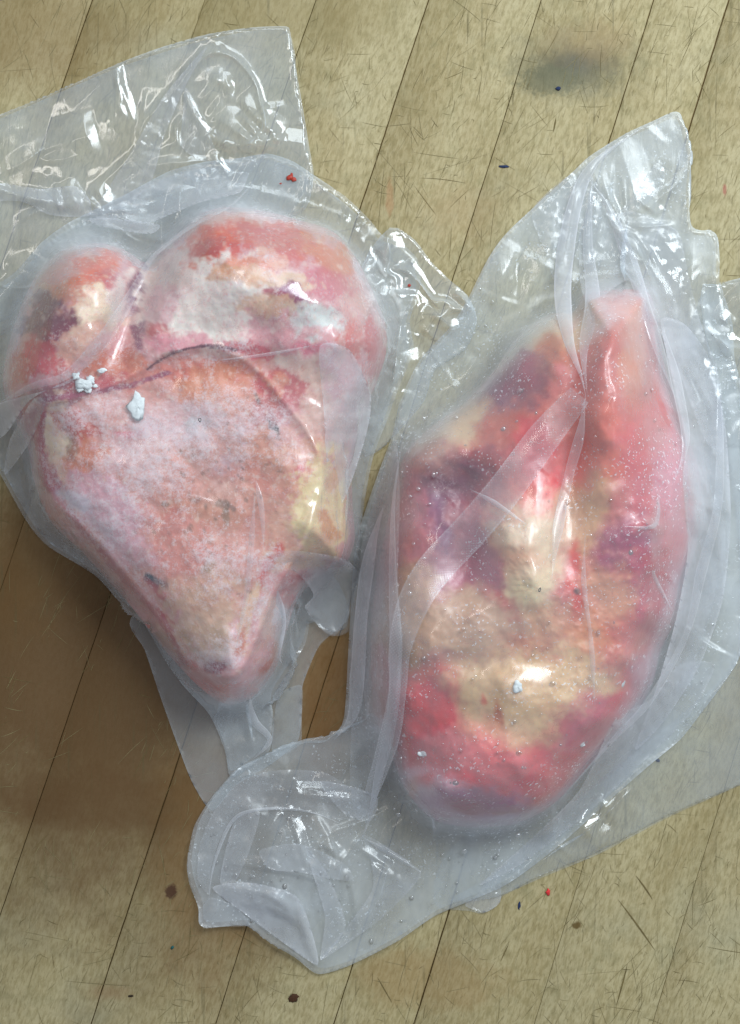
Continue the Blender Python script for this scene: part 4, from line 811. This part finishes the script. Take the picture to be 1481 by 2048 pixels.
ribbon('crease', [(418, 1800), (428, 1730), (460, 1650), (500, 1622), (580, 1618), (640, 1630), (690, 1652)], [4, 7, 8, 7, 6, 5, 3], fR, M_fold, bagR, 6, .45, .7)
ribbon('crease', [(735, 1680), (780, 1705), (842, 1744)], [14, 12, 3], fR, M_fold, bagR, 6, .4, .7)
ribbon('crease', [(1172, 1060), (1168, 1160), (1180, 1260), (1186, 1330), (1190, 1410)], [3, 12, 8, 14, 3], fR, M_fold, bagR, 4, .25, .5)
ribbon('crease', [(1292, 1100), (1308, 1150), (1346, 1222)], [4, 9, 3], fR, M_fold, bagR, 4, .4, .7)
ribbon('crease', [(940, 978), (990, 1006), (1058, 1052)], [4, 12, 3], fR, M_fold, bagR, 10, .35, .7)
ribbon('crease', [(1245, 1052), (1310, 1050), (1318, 980)], [4, 10, 4], fR, M_fold, bagR, 5, .4, .7)
ribbon('crease', [(1322, 640), (1352, 760), (1372, 880), (1350, 960)], [6, 26, 20, 6], fR, M_fold, bagR, 4, .28, .6)
ribbon('crease', [(1430, 700), (1440, 850), (1436, 1010), (1404, 1140), (1372, 1270), (1300, 1400), (1226, 1480), (1120, 1600)], [6, 24, 20, 26, 14, 18, 16, 4], fR, M_fold, bagR, 4, .18, .5)
print('right bag', time.time()-T0)

# ---- water beads on the right bag (one mass)
def beads(name, pts, film, mat, parent):
    V = []; F = []; n = 10
    th = np.linspace(0, 2*pi, n, endpoint=False)
    for (x, y, r) in pts:
        z = float(film.zat(x, y))+1; base = len(V)*0+sum(len(v) for v in V)
        e = random.uniform(.75, 1.25)
        for (s_, hh) in ((1, 0), (.86, .32), (.5, .52), (.12, .58)):
            V.append(to_world(x+np.cos(th)*r*s_*e, y+np.sin(th)*r*s_/e, z+hh*r+0*th))
        for k in range(3):
            for j in range(n): F.append([base+k*n+j, base+k*n+(j+1) % n, base+(k+1)*n+(j+1) % n, base+(k+1)*n+j])
    V = np.concatenate(V); o = mesh_obj(name, V, np.array(F)[:, ::-1], mat, parent); o['kind'] = 'stuff'; return o
pts = []
ORd = smooth_poly(PR, 3)
cand = np.stack([rng.uniform(380, 1470, 6000), rng.uniform(560, 1920, 6000)], 1)
D, _, _, ins = seg_dist(cand[:, 0], cand[:, 1], ORd)
den = .18+.25*np.exp(-(((cand[:, 0]-880)/150)**2+((cand[:, 1]-950)/200)**2))+.35*np.exp(-(((cand[:, 0]-560)/140)**2+((cand[:, 1]-1700)/110)**2))+.2*np.exp(-(((cand[:, 0]-900)/200)**2+((cand[:, 1]-1550)/200)**2))
keep = ins & (D > 12) & (rng.uniform(0, 1, 6000) < den*.85)
for (x, y) in cand[keep]: pts.append((x, y, min(.8+rng.exponential(1.15), 6)))
beads('water_beads', pts, fR, M_water, bagR)

# ---- small separate things
for (x_, y_, r_, lb_, sd_) in ((1241, 1362, (9, 14), 'small white frost lump on the lower right red edge of the right joint', 71), (1036, 1374, (10, 12), 'pale frost lump on the yellow fat of the right joint', 72), (1162, 1488, (8, 6), 'tiny frost lump on the pink lower right of the right joint', 73), (846, 1508, (9, 6), 'small frost lump on the pink lower left of the right joint', 74)):
    o = lump(x_, y_, None, r_, M_ice, 'frost_lump', float(fR.zat(x_, y_))-1, None, .35, sd_); o['label'] = lb_; o['category'] = 'ice'
def chip_cluster(name, label, cat, parts, mat, zf, seed):
    o = empty(name, label, cat)
    for k, (x, y, rx, ry) in enumerate(parts): lump(x, y, None, (rx, ry), mat, 'chip', zf(x, y), o, .35, seed+k)
    return o
zL = lambda x, y: float(fL.zat(x, y))-1
c = empty('ice_chip', 'ragged clump of white ice on the crease left of the sawn face', 'ice')
for k, (x, y, rx, ry) in enumerate([(168, 768, 17, 13), (152, 752, 9, 6), (182, 760, 9, 8), (160, 778, 8, 6), (204, 741, 9, 5), (176, 780, 8, 6), (190, 772, 6, 4)]): lump(x, y, None, (rx, ry), M_ice, 'ice_crumb', zL(x, y)+1, c, .4, 40+k)
o = lump(275, 812, None, (19, 24), M_ice, 'ice_chip', zL(275, 812)+1, None, .22, 5); o['label'] = 'flat pale ice flake alone on the upper sawn face'; o['category'] = 'ice'
M_blue = mat_flat('blue_lint', L(48, 60, 92), .8, .2); M_redc = mat_flat('red_crumb', L(178, 56, 38), .5, .5); M_red2 = mat_flat('red_speck', L(235, 60, 62), .5, .4); M_teal = mat_flat('teal_speck', L(40, 96, 96), .7, .3); M_dark = mat_flat('dark_crumb', L(40, 28, 20), .8, .3); M_brown = mat_flat('brown_crumb', L(74, 46, 26), .8, .3)
def single(x, y, r, mat, name, label, cat, z=.5, seed=1, hgt=.7):
    o = lump(x, y, None, r, mat, name, z, None, hgt, seed); o['label'] = label; o['category'] = cat
single(1008, 333, (9, 3), M_blue, 'lint_fleck', 'short blue lint fleck on bare wood, between the two bags near the top', 'lint')
single(1039, 1811, (2.5, 8), M_blue, 'lint_fleck', 'thin upright blue lint fleck on the wood under the right bag, beside the red speck', 'lint', seed=2)
single(1117, 177, (5, 4), M_blue, 'lint_fleck', 'tiny navy lint fleck just below the dark grey staining', 'lint', seed=3)
single(1316, 1521, (4, 3.5), M_blue, 'lint_fleck', 'navy lint fleck on wood seen through the bottom flap of the right bag', 'lint', seed=4)
single(1097, 1784, (4.5, 6), M_red2, 'red_speck', 'bright red speck on the wood below the right bag', 'speck', seed=5)
single(345, 1895, (3, 3), M_teal, 'teal_speck', 'tiny teal speck on the wood left of the right bag tail', 'speck', seed=6)
single(262, 1992, (6, 2), M_dark, 'dark_crumb', 'small black crumb on the wood near the bottom left', 'crumb', seed=7)
single(588, 1997, (9, 8), M_brown, 'brown_crumb', 'round dark brown crumb on the wood below the right bag tail', 'crumb', seed=8, hgt=.3)
c = empty('meat_crumb', 'small red meat crumb stuck on top of the left bag', 'crumb')
for k, (x, y, rx, ry) in enumerate([(580, 355, 6, 5), (588, 359, 6, 4), (584, 350, 3, 4), (562, 367, 2, 1.5)]): lump(x, y, None, (rx, ry), M_redc, 'crumb_piece', float(fL.zat(x, y))+1, c, .6, 60+k)
single(819, 571, (3, 3), M_redc, 'meat_crumb', 'tiny dark red crumb on the crumpled flap between the bags', 'crumb', z=float(fS.zat(819, 571))+1, seed=9)
print('done', time.time()-T0, len(bpy.data.objects))
